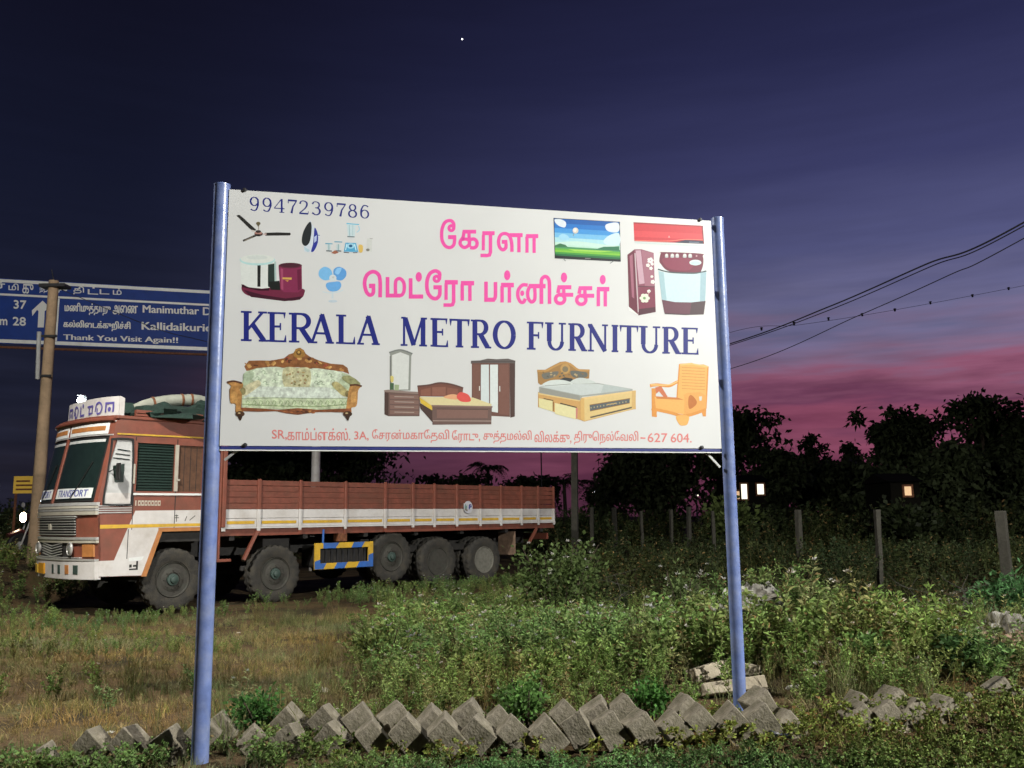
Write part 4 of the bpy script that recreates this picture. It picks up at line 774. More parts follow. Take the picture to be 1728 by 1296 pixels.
# roof name board, lettering that the photo leaves unreadable is drawn as strokes
nb = fp('name_board', .12, 1.95, 3.20, 3.53, -.10, .03, 'truck_white', None, 12)
tp('name_board_side', MB().prism([[(FS(.12, 3.3)+.10, 3.2), (FS(.12, 3.3)+.18, 3.2), (FS(.12, 3.3)+.18, 3.5), (FS(.12, 3.3)+.10, 3.53)]], NEARF, .10, .119), 'truck_white')
PR = Print(place=lambda x, y, o: (FS(x, y)+.086-o, x, y), step=.0001); pu = pc(92, 84, 150); r4 = random.Random(9)
for k in range(6):
    PR = Print(place=lambda x, y, o: (FS(x, y)+.086-o, x, y), step=.0001)
    v = 1.80-k*.285; w_ = r4.uniform(.16, .21); h0 = r4.uniform(3.40, 3.46); kind_ = (0, 2, 1, 3, 2, 0)[k]
    if kind_ == 0: PR.stroke([(v, 3.27), (v, h0), (v-w_, h0), (v-w_, 3.27)], .034, pu); PR.ell(v-w_*.5, 3.32, .035, .04, pu, 10)
    if kind_ == 1: PR.stroke([(v, 3.44), (v, 3.28), (v-w_, 3.28)], .036, pu); PR.ell(v-w_*.6, 3.44, .03, .035, pu, 10)
    if kind_ == 2: PR.stroke([(v, 3.30), (v-.03, 3.42), (v-w_*.6, 3.45), (v-w_, 3.38), (v-w_*.8, 3.28), (v-w_*.35, 3.27), (v-w_*.3, 3.36)], .032, pu, True)
    if kind_ == 3: PR.stroke([(v, h0), (v-w_, h0)], .034, pu); PR.stroke([(v-w_*.4, h0), (v-w_*.4, 3.26)], .034, pu); PR.stroke([(v-w_*.9, 3.40), (v-w_*.9, 3.29), (v-w_*.4, 3.28)], .03, pu)
    PR.build('painted_letter', nb)
# mirror
mir = tp('mirror', MB().box((-3.02, -.2, 2.15), (-2.99, -.06, 2.42)), 'rubber_black', None, False, .01); tp('mirror_arm', MB().tube([(-3.1, .02, 2.28), (-3.05, -.08, 2.32), (-3.0, -.12, 2.28)], .009, 6), 'steel_dark', mir)
# --- load bed
bed = tbox('bed_floor', (-1.15, .03, 1.22), (7.64, TWD-.03, 1.37), 'truck_wood')
PZ = [1.69, 1.795, 1.90, 2.005, 2.11, 2.215]
for sd, (v0, v1) in enumerate(((.012, .045), (TWD-.045, TWD-.012))):
    for k in range(5):
        tbox('plank', (-1.13, v0+.002*(k % 2), PZ[k]), (7.63, v1, PZ[k+1]-.012), 'truck_wood', bed, .004)
    for z0, z1 in ((1.372, 1.52), (1.526, 1.682)): tbox('white_plank', (-1.14, v0, z0), (7.635, v1, z1), 'truck_white', bed, .004)
RIBS = [-1.10, -.42, .44, 1.46, 2.43, 3.16, 3.75, 4.40, 5.11, 5.77, 6.46, 7.04, 7.60]
for k, s_ in enumerate(RIBS):
    w_ = .055 if k not in (0, 1) else .07
    for v0, v1 in ((-.024, .011), (TWD-.011, TWD+.024)):
        tbox('rib', (s_-w_/2, v0, 1.685), (s_+w_/2, v1, 2.225), 'truck_red', bed, .006); tbox('rib_foot', (s_-w_/2, v0, 1.30), (s_+w_/2, v1, 1.684), 'truck_white', bed, .006)
    if k+1 < len(RIBS): tbox('yellow_stripe', (s_+.07, .006, 1.425), (RIBS[k+1]-.07, .0135, 1.478), 'truck_yellow', bed)
for a, b in ((-.42, .44), (2.43, 5.77)):
    tbox('under_rail', (a, -.03, 1.215), (b, .0, 1.262), 'truck_red', bed, .005)
    for s_ in [r for r in RIBS if a-.01 <= r <= b+.01]: tbox('rail_hanger', (s_-.03, -.02, 1.225), (s_+.03, .025, 1.299), 'truck_red', bed)
tbox('edge_lip', (-1.14, -.02, 1.345), (7.64, .010, 1.3705), 'truck_white', bed)
for v in (.0, TWD-.12):
    tbox('head_post', (-1.19, v-.02, .80), (-1.155, v+.10, 2.95), 'truck_red', bed, .008)
tbox('head_post', (-1.15, -.05, 1.37), (-1.08, .03, 2.80), 'truck_red', bed, .008)
for k in range(9): tbox('head_plank', (-1.185, .105, 1.39+k*.165), (-1.16, TWD-.145, 1.545+k*.165), 'truck_wood', bed)
for k in range(5): tbox('tail_plank', (7.60, .06, PZ[k]), (7.635, TWD-.06, PZ[k+1]-.012), 'truck_wood', bed)
tbox('post_foot', (-1.20, -.03, .78), (-.94, .02, .83), 'truck_red', bed, .006)
# round emblem on the side boards
PR = Print(place=lambda s_, z, o: (s_, -.0335-o, z), step=.0002)
PR.ell(4.71, 1.72, .135, .135, pc(190, 190, 196), 28); PR.poly([(4.60, 1.70), (4.63, 1.80), (4.66, 1.74), (4.69, 1.79), (4.67, 1.66), (4.62, 1.64)], pc(110, 140, 130)); PR.poly([(4.60, 1.66), (4.68, 1.62), (4.70, 1.66), (4.63, 1.69)], pc(130, 120, 110))
PR.stroke([(4.745, 1.67), (4.745, 1.78)], .028, pc(40, 50, 130)); PR.stroke([(4.745, 1.77), (4.80, 1.77), (4.805, 1.73), (4.75, 1.72)], .024, pc(40, 50, 130))
em = PR.build('emblem', bed); tbox('emblem_plate', (4.62, -.033, 1.63), (4.80, .011, 1.81), 'truck_white', bed)
# --- chassis and running gear
for v in (.75, 1.62): tbox('chassis_beam', (-3.0, v, .86), (7.3, v+.09, 1.14), 'chassis')
for s_ in (-2.6, -.9, .6, 2.0, 3.3, 4.6, 6.0, 7.2): tbox('cross_member', (s_-.05, .05, 1.14), (s_+.05, TWD-.05, 1.218), 'chassis')
tp('strut', MB().bar((-.44, -.01, 1.30), (-.68, .02, .80), .07, .05), 'truck_red'); tp('strut', MB().bar((7.0, .02, 1.22), (6.75, .05, .88), .06, .05), 'truck_red')
tbox('mud_flap', (6.30, .08, .62), (6.33, .62, 1.16), 'plastic_brown')
tbox('rear_lamp_bar', (7.45, .1, .95), (7.5, TWD-.1, 1.1), 'truck_red')
for v in (.32, 1.75): tbox('spring', (-2.5, v, .58), (-1.35, v+.08, .68), 'chassis', None, .02); tbox('spring', (-.55, v, .58), (.55, v+.08, .68), 'chassis', None, .02); tbox('spring', (3.2, v, .78), (6.0, v+.09, .92), 'chassis', None, .02)
tp('fuel_tank', MB().box((.86, .09, .58), (2.07, .6, 1.0)), 'chassis', None, False, .05)
for k in range(9): tbox('tank_rib', (.93+k*.13, .06, .60), (.97+k*.13, .088, .98), 'steel_dark')
tbox('battery_box', (-.2, .2, .86), (.35, .6, 1.16), 'chassis'); tbox('air_tank', (2.2, .5, .7), (2.45, .72, 1.1), 'chassis')
tp('hand_brake_pipe', MB().tube([(.98, .03, 1.0), (.98, .02, 1.3)], .022, 8), 'truck_blue', None, True)
tbox('tool_box', (1.33, .02, 1.06), (1.53, .2, 1.22), 'rust', None, .01); tbox('hanger', (1.44, .0, 1.2), (1.49, .03, 1.30), 'truck_red')
# striped side guard
gu = tp('side_guard', MB().prism([[(.785, .555), (2.145, .555), (2.145, 1.045), (.785, 1.045)], [(.905, .665), (2.03, .665), (2.03, .94), (.905, .94)]], NEARF, .0, .03), 'truck_yellow')
def stripe(poly): tp('blue_stripe', MB().prism([poly], NEARF, -.003, .001), 'truck_blue', gu)
stripe([(.97, .94), (1.25, .94), (1.33, 1.045), (.97, 1.045)]); stripe([(1.62, .94), (1.86, .94), (1.94, 1.045), (1.68, 1.045)]); stripe([(.785, .56), (.98, .56), (1.05, .665), (.905, .665), (.905, .74), (.785, .70)]); stripe([(1.22, .555), (1.46, .555), (1.53, .665), (1.29, .665)]); stripe([(1.74, .555), (2.145, .555), (2.145, .82), (2.03, .78), (2.03, .665), (1.82, .665)])
# --- wheels
def wheel(s, v, z, dual=False, near=True, pale=False):
    w = empty('wheel', (s, v, z), 0 if near else math.pi, lorry)
    prof = [(.29, -.02), (.30, -.115), (.36, -.135), (.44, -.138), (.485, -.125), (.516, -.105), (.521, -.05), (.508, -.045), (.508, -.03), (.52, -.025), (.52, .025), (.508, .03), (.508, .045), (.521, .05), (.516, .105), (.485, .125), (.40, .135), (.30, .115), (.29, .02)]
    n_ = 96; vs = []
    for j, (r_, h_) in enumerate(prof):
        for k in range(n_):
            a = 2*math.pi*k/n_; rr = r_-(.022 if j in (5, 6, 13, 14) and k % 4 >= 2 else 0); vs.append((rr*math.cos(a), h_, rr*math.sin(a)))
    fs = [(j*n_+k, j*n_+(k+1) % n_, (j+1)*n_+(k+1) % n_, (j+1)*n_+k) for j in range(len(prof)-1) for k in range(n_)]
    MB().add(vs, fs).build('tyre', 'rubber', w, True)
    if not dual:
        MB().lathe([(.295, -.10), (.285, -.118), (.27, -.105), (.25, -.07), (.20, -.10), (.15, -.115), (.12, -.12), (.12, .06), (.29, .06)], 32).build('rim', 'rim', w, True)
        MB().lathe([(.10, -.11), (.095, -.135), (.06, -.14), (.055, -.175), (.03, -.185), (.01, -.187)], 20).build('hub', 'hub_green', w, True)
        mb_ = MB()
        for k in range(8): a = k*math.pi/4; mb_.lathe([(.012, -.135), (.012, -.115)], 6, (.15*math.cos(a), 0, .15*math.sin(a)))
        mb_.build('wheel_nuts', 'rim', w)
    else:
        MB().lathe([(.30, -.10), (.292, -.125), (.275, -.12), (.262, -.05), (.24, .03), (.16, .06), (.10, .06), (.09, .1), (.29, .1)], 32).build('rim', 'rim_pale' if pale else 'rim', w, True)
        MB().lathe([(.10, .07), (.098, -.05), (.085, -.06), (.05, -.065), (.01, -.066)], 18).build('hub', 'rim', w, True)
    return w
for s_, z_, du, pal in ((-1.93, .525, 0, 0), (0, .52, 0, 0), (2.67, .72, 0, 0), (3.93, .575, 1, 0), (5.30, .55, 1, 1)):
    wheel(s_, .19, z_, du, True, pal); wheel(s_, TWD-.19, z_, du, False, pal)
    if du: wheel(s_, .51, z_, 1, True); wheel(s_, TWD-.51, z_, 1, False)
    tp('axle', MB().tube([(s_, .3, z_), (s_, TWD-.3, z_)], .07, 10), 'chassis', None, True)
# --- roof load: rolled pale canvas and green netting, each lying on the cab roof
def lump(name, cx, cy, cz, rx, ry, rz_, m, seed, label, cat, amp=.3, rot=0, n=26, mt=10, freq=2.2):
    """crumpled closed lump, base near z = cz"""
    vs = []; r_ = seed*7.1
    for j in range(mt+1):
        th = math.pi*j/mt
        for i in range(n):
            ph = 2*math.pi*i/n; d = Vector((math.sin(th)*math.cos(ph), math.sin(th)*math.sin(ph), math.cos(th)))
            k = 1+amp*mnoise.fractal(d*freq+Vector((r_, r_*.7, 0)), 1.0, 2.0, 4)
            vs.append((d.x*rx*k, d.y*ry*k, max(d.z*rz_*k, -rz_*.35)+rz_*.33))
    fs = [(j*n+i, j*n+(i+1) % n, (j+1)*n+(i+1) % n, (j+1)*n+i) for j in range(mt) for i in range(n)]
    o = MB().add(vs, fs).build(name, m, None, True); o.location = (cx, cy, cz); o.rotation_euler = (0, 0, rot)
    if label: tag(o, label, cat)
    return o
def tw(s, v, z): return T0+TU*s+TV*v+Vector((0, 0, z))
p = tw(-2.0, .55, 3.2); lump('net_heap', p.x, p.y, p.z, .85, .7, .22, 'net_green', 2, 'heap of dark green netting on the lorry cab roof', 'netting', .45, R(46))
p = tw(-1.3, .4, 3.2); lump('net_heap', p.x, p.y, p.z, .4, .5, .28, 'net_green', 5, 'smaller heap of green netting at the back of the cab roof', 'netting', .45, R(46))
rp = []
for k in range(9):
    t = k/8; rp.append(tw(-2.55+1.25*t, .5-.2*t, 3.41+.20*t+.06*math.sin(t*math.pi)))
mb = MB().tube(rp, [.05, .085, .10, .10, .105, .10, .105, .09, .05], 12); cr = mb.build('canvas_roll', 'canvas_pale', None, True)
cr.data.transform(Matrix.Translation(-rp[4])); cr.location = rp[4]; 
for q_ in (2, 5, 6):
    d_ = (rp[q_+1]-rp[q_-1]).normalized(); MB().tube([rp[q_]-d_*.018-rp[4], rp[q_]+d_*.018-rp[4]], .112, 12).build('rope', 'rust', cr, True)
tag(cr, 'rolled pale canvas lying on the netting above the lorry cab', 'canvas roll')

# ================================================================== OVERHEAD DIRECTION SIGN
GA = R(74); GU = Vector((math.sin(GA), math.cos(GA), 0)); GN = Vector((math.cos(GA), -math.sin(GA), 0)); G0 = atY(200, 535, 25)
def gpt(x, y, off=0.0): return hit(x, y, G0, GN)+GN*off
gc = hit(533, 780, G0-GN*.3, GN); ds = empty('direction_sign', (gc.x, gc.y, 0)); tag(ds, 'blue overhead road direction sign with white border and arrow behind the lorry', 'road sign')
GI = Vector((-gc.x, -gc.y, 0))
g_l = G0.dot(GU); sL = gpt(-60, 530).dot(GU); sR = gpt(455, 530).dot(GU); gzb, gzt = 6.44, 8.30
def gl(s, z, off): return G0+GU*(s-g_l)+Vector((0, 0, z-G0.z))+GN*off+GI
def gbox(s0, s1, z0, z1, o0, o1):
    return MB().add([gl(s, z, o) for o in (o0, o1) for s, z in ((s0, z0), (s1, z0), (s1, z1), (s0, z1))], [(0,1,2,3),(7,6,5,4),(0,4,5,1),(1,5,6,2),(2,6,7,3),(3,7,4,0)])
gp = gbox(sL, sR, gzb, gzt, -.03, 0).build('panel', 'sign_blue', ds)
for z0, z1 in ((gzb+.02, gzb+.12), (gzt-.11, gzt-.02), (gzt-.49, gzt-.43)): gbox(sL, sR, z0, z1, .001, .004).build('border_line', 'sign_white', gp)
sm = gpt(97, 540).dot(GU); gbox(sm-.04, sm+.02, gzb+.13, gzt-.50, .001, .004).build('border_line', 'sign_white', gp)
GPR = lambda: Print(0, 450, 4.8, place=lambda x, y, o: gpt(x, y, o+.002)+GI, step=.0002)
WT = (.7, .72, .7, 1)
P = GPR(); P.poly([(345,275),(405,330),(410,390),(378,350),(362,360),(355,492),(305,492),(312,360),(300,350),(262,400),(258,355)], WT); P.build('arrow', gp)
def gtext(body, x0, x1, yt, yb, slope, bold=.0, name='sign_lettering'):
    m_ = MB(); put_text(m_, body, lambda u, v, o: gpt((x0+u*(x1-x0))/4.8, 450+((yb*(1-v)+yt*v)+slope*u*(x1-x0))/4.8, o*2+.002)+GI, WT, bold); m_.build(name, 'print', gp, fix=False)
gtext('ர்', -30, 40, 122, 180, .045, .02); gtext('மி', 70, 150, 135, 188, .045, .012); gtext('கு', 182, 270, 140, 215, .045, .012); gtext('ந்த', 322, 385, 145, 212, .045, .012); gtext('சு', 440, 545, 160, 215, .045, .012); gtext('தி', 595, 680, 160, 222, .045, .012); gtext('ட்', 712, 795, 165, 222, .045, .012); gtext('ட', 808, 885, 185, 222, .03, .012); gtext('ம்', 915, 985, 175, 225, .045, .012)
gtext('37', 112, 212, 272, 338, .04, .02); gtext('m', 0, 58, 425, 470, .04, .03); gtext('28', 105, 208, 408, 474, .04, .02)
gtext('மணிமுத்தாறு', 525, 895, 290, 385, .03, .006); gtext('அைண', 915, 1115, 312, 388, .03, .01); gtext('Manimuthar', 1158, 1610, 312, 372, .035, .006); gtext('Dam', 1645, 1830, 330, 392, .03, .012)
gtext('கல்லிைடக்குறிச்சி', 515, 1055, 430, 510, .03, .005); gtext('Kallidaikurichi', 1150, 1790, 448, 510, .03, .005); gtext('Thank You Visit Again!!', 515, 1440, 548, 605, .028, .003)
gtext('குற்றாலம்', -420, -60, 268, 340, .03, .005); gtext('Papanasam', -420, -40, 405, 468, .03, .006)
MB().tube([(0, 0, -.4), (0, 0, 5), (0, 0, 8.7)], [.14, .125, .11], 16).build('column', 'truck_white', ds, smooth=True)
for z in (gzb+.1, gzt-.25): MB().tube([gl(sL, z, -.13), gl(gc.dot(GU), z, -.13)], .06, 10).build('beam', 'rust', ds, smooth=True)
MB().tube([gl(sL, gzb-.09, -.08), gl(sR+1, gzb-.09, -.08)], .035, 8).build('lower_pipe', 'rust', ds, smooth=True)
for s_ in np.linspace(sL+.6, sR-.4, 5): gbox(s_-.03, s_+.03, gzb+.02, gzt-.05, -.08, -.031).build('bracket', 'rust', ds)

# ================================================================== POLES AND WIRES
def pole(name, pt, pb, r0, r1, m, label, group=None, n=12):
    t = empty(name, (pb.x, pb.y, gz1(pb.x, pb.y))); tag(t, label, 'pole', group); o_ = t.location.copy()
    b = Vector((pb.x, pb.y, gz1(pb.x, pb.y)-.4))-o_
    MB().tube([b, b.lerp(pt-o_, .5), pt-o_], [r0, (r0+r1)/2, r1], n).build('shaft', m, t, smooth=True); return t, o_
YL = 19.5
plt, plb = atY(91, 474, YL), atY(62, 860, YL); plb.z = 0
lp, lo_ = pole('utility_pole', plt, plb, .14, .105, 'pole_concrete', 'leaning beige roadside pole in front of the blue direction sign')
MB().tube([atY(66, 560, YL-.16)-lo_, atY(63, 640, YL-.16)-lo_], .045, 8).build('conduit', 'galvanised', lp, smooth=True)
for y in (567, 634): MB().bar(atY(62, y, YL-.13)-lo_, atY(96 if y < 600 else 86, y, YL-.13)-lo_, .03, .05).build('clamp', 'steel_dark', lp)
MB().box((-.28, -.16, 0), (.3, .16, .07)).build('cross_arm', 'steel_dark', lp).location = atY(92, 486, YL)-lo_
MB().tube([atY(91, 474, YL)-lo_, atY(87, 455, YL)-lo_], .012, 6).build('finial', 'steel_dark', lp)
YR = 25.0
prt, prb = atY(969, 655, YR), atY(970, 960, YR); prb.z = 0
rpole, ro_ = pole('utility_pole', prt, prb, .125, .11, 'granite', 'grey concrete pole standing behind the rear of the lorry', None, 4)
MB().box((-.5, -.05, 0), (.5, .05, .08)).build('cross_arm', 'steel_dark', rpole).location = prt-ro_-Vector((0, 0, .35))
def wire(name, pts, r, label, n=24, sag=0, twist=0):
    P_ = [Vector(p) for p in pts]; path = catmull3(P_, n)
    o = MB().tube([p-P_[0] for p in path], r, 5, False).build(name, 'wire_black'); o.location = P_[0]; tag(o, label, 'cable'); return o
def catmull3(P_, n):
    out = []; m_ = len(P_)
    for i in range(m_-1):
        a, b, c_, d = P_[max(i-1, 0)], P_[i], P_[i+1], P_[min(i+2, m_-1)]
        for k in range(n):
            t = k/n; out.append(.5*((2*b)+(c_-a)*t+(2*a-5*b+4*c_-d)*t*t+(3*b-a-3*c_+d)*t**3))
    return out+[P_[-1]]
far_pole_top = Vector((13.2, -2.2, 8.2))
wire('overhead_cable', [prt, atY(1232, 580, 19.5), atY(1400, 517, 16.4), atY(1560, 447, 13.8), atY(1728, 375, 11.3), (8.6, 5, 6.4), far_pole_top], .013, 'thick upper overhead cable rising to the right edge of the sky')
wire('overhead_cable', [prt-Vector((0, 0, .1)), atY(1234, 582, 19.5), atY(1400, 523, 16.4), atY(1570, 450, 13.8), atY(1728, 381, 11.3), (8.6, 5, 6.3), far_pole_top-Vector((0, 0, .12))], .009, 'thin cable twined just below the thick upper overhead cable')
wire('overhead_cable', [prt-Vector((0, 0, .5)), atY(1240, 620, 19.5), atY(1450, 532, 15.5), atY(1600, 465, 13.2), atY(1728, 402, 11.3), (8.6, 5, 6.1), far_pole_top-Vector((0, 0, .4))], .008, 'lowest thin overhead cable crossing the sky on the right')
bw = wire('spacer_cable', [prt-Vector((0, 0, -.1)), atY(1236, 560, 24), atY(1350, 548, 25), atY(1510, 523, 26), atY(1728, 482, 27), atY(1800, 466, 27.5)], .006, 'faint thin cable with small dark spacers above the pink cloud')
for x, y in ((1285, 555), (1340, 546), (1398, 538), (1455, 531), (1510, 523), (1570, 511), (1641, 499), (1702, 487)):
    k = MB().lathe([(.01, -.05), (.035, -.03), (.02, .0), (.05, .03), (.01, .05)], 8, (0, 0, 0), 'z').build('spacer', 'wire_black', bw); k.location = atY(x, y, 24+3*(x-1236)/490)-bw.location
bw.location = bw.location
wire('overhead_cable', [atY(92, 484, YL), atY(260, 553, 21), atY(350, 577, 22), atY(600, 640, 24), prt-Vector((0, 0, .3))], .009, 'thin cable crossing the blue direction sign')

# ================================================================== FENCE POSTS
rf = random.Random(4)
def fence_post(x, yt, Y, w, label):
    p = atY(x, yt, Y); g = gz1(p.x, p.y); h = p.z-g+.3; mb = MB(); n_ = 5; vs = []
    for k in range(n_):
        t = k/(n_-1)
        for a, b in ((-1, -1), (1, -1), (1, 1), (-1, 1)): vs.append((a*w*.36*rf.uniform(.85, 1.1)+rf.uniform(-.01, .01)+.06*(1-t)*rf.choice((-.2, .2)), b*w/2*rf.uniform(.85, 1.1), -.3+h*t))
    fs = [(k*4+i, k*4+(i+1) % 4, (k+1)*4+(i+1) % 4, (k+1)*4+i) for k in range(n_-1) for i in range(4)]+[(3, 2, 1, 0), tuple((n_-1)*4+i for i in range(4))]
    o = mb.add(vs, fs).build('fence_post', 'granite', None, bevel=.008); o.location = (p.x, p.y, g); o.rotation_euler = (0, R(rf.uniform(-2, 2)), R(rf.uniform(0, 60)))
    tag(o, label, 'fence post', 'rough stone fence posts behind the weeds')
for x, yt, Y, w, lb in ((1690, 862, 14, .15, 'thick stone fence post near the right edge'), (1478, 860, 18, .13, 'stone fence post left of the lone lit window'), (1346, 860, 21, .13, 'stone fence post just right of the right signboard post'), (1203, 862, 25, .11, 'thin stone fence post just left of the right signboard post'), (1160, 855, 25.5, .13, 'pale stone fence post, brightest of the far row'), (1130, 860, 26, .12, 'reddish stone fence post second left of the brightest far post'), (1083, 862, 27, .13, 'crooked stone fence post in the middle of the far row'), (1037, 856, 28, .13, 'stone fence post right of the thin one beside the grey pole'), (998, 856, 29, .11, 'thin stone fence post just right of the grey concrete pole')):
    fence_post(x, yt, Y, w, lb)

# ================================================================== FAR HOUSES AND LIGHTS
def house(x, y, Y, w, d, h, label, wins, roofm='roof_dim'):
    p = atY(x, y, Y); t = empty('house', (p.x, p.y+d/2, gz1(p.x, p.y))); tag(t, label, 'house')
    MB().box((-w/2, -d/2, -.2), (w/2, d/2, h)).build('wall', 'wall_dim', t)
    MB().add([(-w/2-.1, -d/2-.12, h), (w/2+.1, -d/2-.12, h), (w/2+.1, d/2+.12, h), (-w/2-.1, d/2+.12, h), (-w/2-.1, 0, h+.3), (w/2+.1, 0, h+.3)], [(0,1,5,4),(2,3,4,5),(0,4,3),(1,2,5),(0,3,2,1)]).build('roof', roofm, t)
    for (wx, wz, ww, wh, m_) in wins:
        f = MB().prism([[(wx-ww/2-.06, wz-wh/2-.06), (wx+ww/2+.06, wz-wh/2-.06), (wx+ww/2+.06, wz+wh/2+.06), (wx-ww/2-.06, wz+wh/2+.06)], [(wx-ww/2, wz-wh/2), (wx+ww/2, wz-wh/2), (wx+ww/2, wz+wh/2), (wx-ww/2, wz+wh/2)]], lambda a, b, t_: (a, t_, b), -d/2-.04, -d/2+.02).build('window_frame', 'rust', t)
        MB().box((wx-ww/2, -d/2-.02, wz-wh/2), (wx+ww/2, -d/2-.005, wz+wh/2)).build('pane', m_, f)
def pxwin(cx, Y, lst):
    o = atY(cx, 870, Y); g_ = gz1(o.x, o.y); out = []
    for x0, y0, x1, y1, m_ in lst:
        a_, b_ = atY(x0, y0, Y), atY(x1, y1, Y); out.append(((a_.x+b_.x)/2-o.x, (a_.z+b_.z)/2-g_, b_.x-a_.x, a_.z-b_.z, m_))
    return out
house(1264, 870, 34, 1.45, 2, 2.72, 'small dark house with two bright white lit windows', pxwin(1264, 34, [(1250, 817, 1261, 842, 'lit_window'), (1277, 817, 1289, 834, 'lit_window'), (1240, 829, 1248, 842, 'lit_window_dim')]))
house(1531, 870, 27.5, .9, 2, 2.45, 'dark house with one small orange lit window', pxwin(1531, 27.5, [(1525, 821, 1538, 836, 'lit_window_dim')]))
def far_lamp(x, y, Y, r, m, label, h_ex=.25):
    p = atY(x, y, Y); g = gz1(p.x, p.y); t = empty('street_lamp', (p.x, p.y, g)); tag(t, label, 'street lamp')
    MB().tube([(0, 0, -.2), (0, 0, p.z-g+h_ex)], [.07, .05], 8).build('pole', 'galvanised', t, smooth=True)
    MB().tube([(0, 0, p.z-g+h_ex), (0, -.35, p.z-g+h_ex+.06)], .03, 6).build('arm', 'galvanised', t)
    hd = MB().box((-.12, -.75, p.z-g+.05+r), (.12, -.3, p.z-g+.12+r)).build('lamp_head', 'galvanised', t)
    MB().lathe([(.01, -r), (r*.7, -r*.7), (r, 0), (r*.7, r*.7), (.01, r)], 14, (0, -.5, p.z-g), 'z').build('bulb', m, hd, True)
far_lamp(145, 678, 42, .17, 'lit_white', 'far street lamp glowing white just above the lorry name board')
far_lamp(405, 797, 70, .13, 'lit_white', 'far street lamp glowing above the front of the load bed')
far_lamp(1000, 835, 55, .12, 'lit_white', 'small far lamp glowing among trees right of the grey pole')
far_lamp(1404, 806, 60, .04, 'lit_white', 'tiny far lamp glowing between the dark trees on the right')
far_lamp(1175, 836, 58, .06, 'lit_window', 'dim far lamp below the crown of the round dark tree')
far_lamp(1108, 838, 60, .05, 'lit_window', 'faint far lamp between the fence posts and the round tree')
far_lamp(-4, 828, 30, .22, 'lit_white', 'bright white lamp cut by the left edge of the photo')
# yellow hoarding and a motorcycle with its headlamp on, up on the road at far left
p = atY(44, 818, 26); g = gz1(p.x, p.y); t = empty('hoarding', (p.x, p.y, g)); tag(t, 'small yellow hoarding on legs left of the leaning pole', 'hoarding')
hp = MB().box((-.36, -.02, p.z-g-.25), (.36, .02, p.z-g+.25)).build('panel', 'shop_yellow', t)
for k in range(3): MB().box((-.28, -.026, p.z-g-.16+k*.12), (.28-.08*k, -.021, p.z-g-.11+k*.12)).build('lettering', 'rust', hp)
for sx_ in (-.3, .3): MB().box((sx_-.03, .021, -.2), (sx_+.03, .06, p.z-g+.25)).build('leg', 'rust', t)
p = atY(35, 873, 21); g = gz1(p.x, p.y); t = empty('motorcycle', (p.x, p.y, g), R(-24)); tag(t, 'oncoming motorcycle with its headlamp glaring left of the lorry', 'motorcycle'); hz = p.z-g
for y in (0.0, 1.28):
    w_ = MB().lathe([(.22, -.03), (.27, -.045), (.30, -.03), (.31, 0), (.30, .03), (.27, .045), (.22, .03)], 24).build('tyre', 'rubber_black', t, True); w_.location = (0, y, .31); w_.rotation_euler = (0, 0, R(90))
    k = MB().lathe([(.04, -.04), (.23, -.012), (.23, .012), (.04, .04)], 20).build('wheel_disc', 'galvanised', t, True); k.location = (0, y, .31); k.rotation_euler = (0, 0, R(90))
MB().tube([(-.06, 0, .31), (-.07, .2, hz-.1)], .02, 6).build('fork', 'chrome', t); MB().tube([(.06, 0, .31), (.07, .2, hz-.1)], .02, 6).build('fork', 'chrome', t)
MB().tube([(-.36, .38, hz+.12), (-.2, .26, hz+.08), (0, .22, hz+.06), (.2, .26, hz+.08), (.36, .38, hz+.12)], .014, 6).build('handlebar', 'steel_dark', t)
lump_ = MB().tube([(0, .3, hz-.12), (0, .55, hz-.05), (0, .8, hz-.14)], [.08, .15, .10], 10).build('fuel_tank', 'bike_paint', t, True)
MB().tube([(0, .75, hz-.16), (0, 1.1, hz-.14), (0, 1.5, hz-.08)], [.11, .13, .07], 8).build('seat', 'rubber_black', t, True)
MB().box((-.14, .35, .25), (.14, .85, .62)).build('engine', 'steel_dark', t, bevel=.04); MB().tube([(0, .2, hz-.1), (0, .6, hz-.22), (0, 1.2, .4)], .03, 6).build('frame', 'steel_dark', t)
MB().tube([(0, -.3, .56), (0, 0, .66), (0, .25, .60)], [.05, .06, .05], 8).build('mudguard', 'bike_paint', t, True)
hl = MB().lathe([(.03, .16), (.10, .12), (.12, .02), (.125, 0)], 18).build('headlamp', 'bike_paint', t, True); hl.location = (0, .06, hz)
MB().lathe([(.115, .0), (.08, -.02), (.02, -.03)], 18).build('lens', 'lit_warm', hl, True)
li = bpy.data.lights.new('headlamp_light', 'SPOT'); li.energy = 1600; li.color = (1, .78, .52); li.spot_size = R(70); li.spot_blend = .6; li.shadow_soft_size = .05
lo = bpy.data.objects.new('headlamp_light', li); COL.objects.link(lo); lo.parent = hl; lo.location = (0, -.06, 0); lo.rotation_euler = (R(78), 0, 0)
for sx_ in (-1, 1): m_ = MB().lathe([(.01, -.01), (.055, -.01), (.06, 0), (.01, .006)], 12).build('mirror', 'chrome', t); m_.location = (sx_*.38, .33, hz+.3); MB().tube([(0, 0, 0), (-sx_*.1, .02, -.2)], .006, 5).build('mirror_stalk', 'steel_dark', m_)
# evening star
sp = CV+ray(780, 66)*900; o = MB().lathe([(.02, -.8), (.57, -.57), (.8, 0), (.57, .57), (.02, .8)], 10, (0, 0, 0), 'z').build('evening_star', 'star', None, True); o.location = sp; tag(o, 'single bright star high in the dark sky above the signboard', 'star')

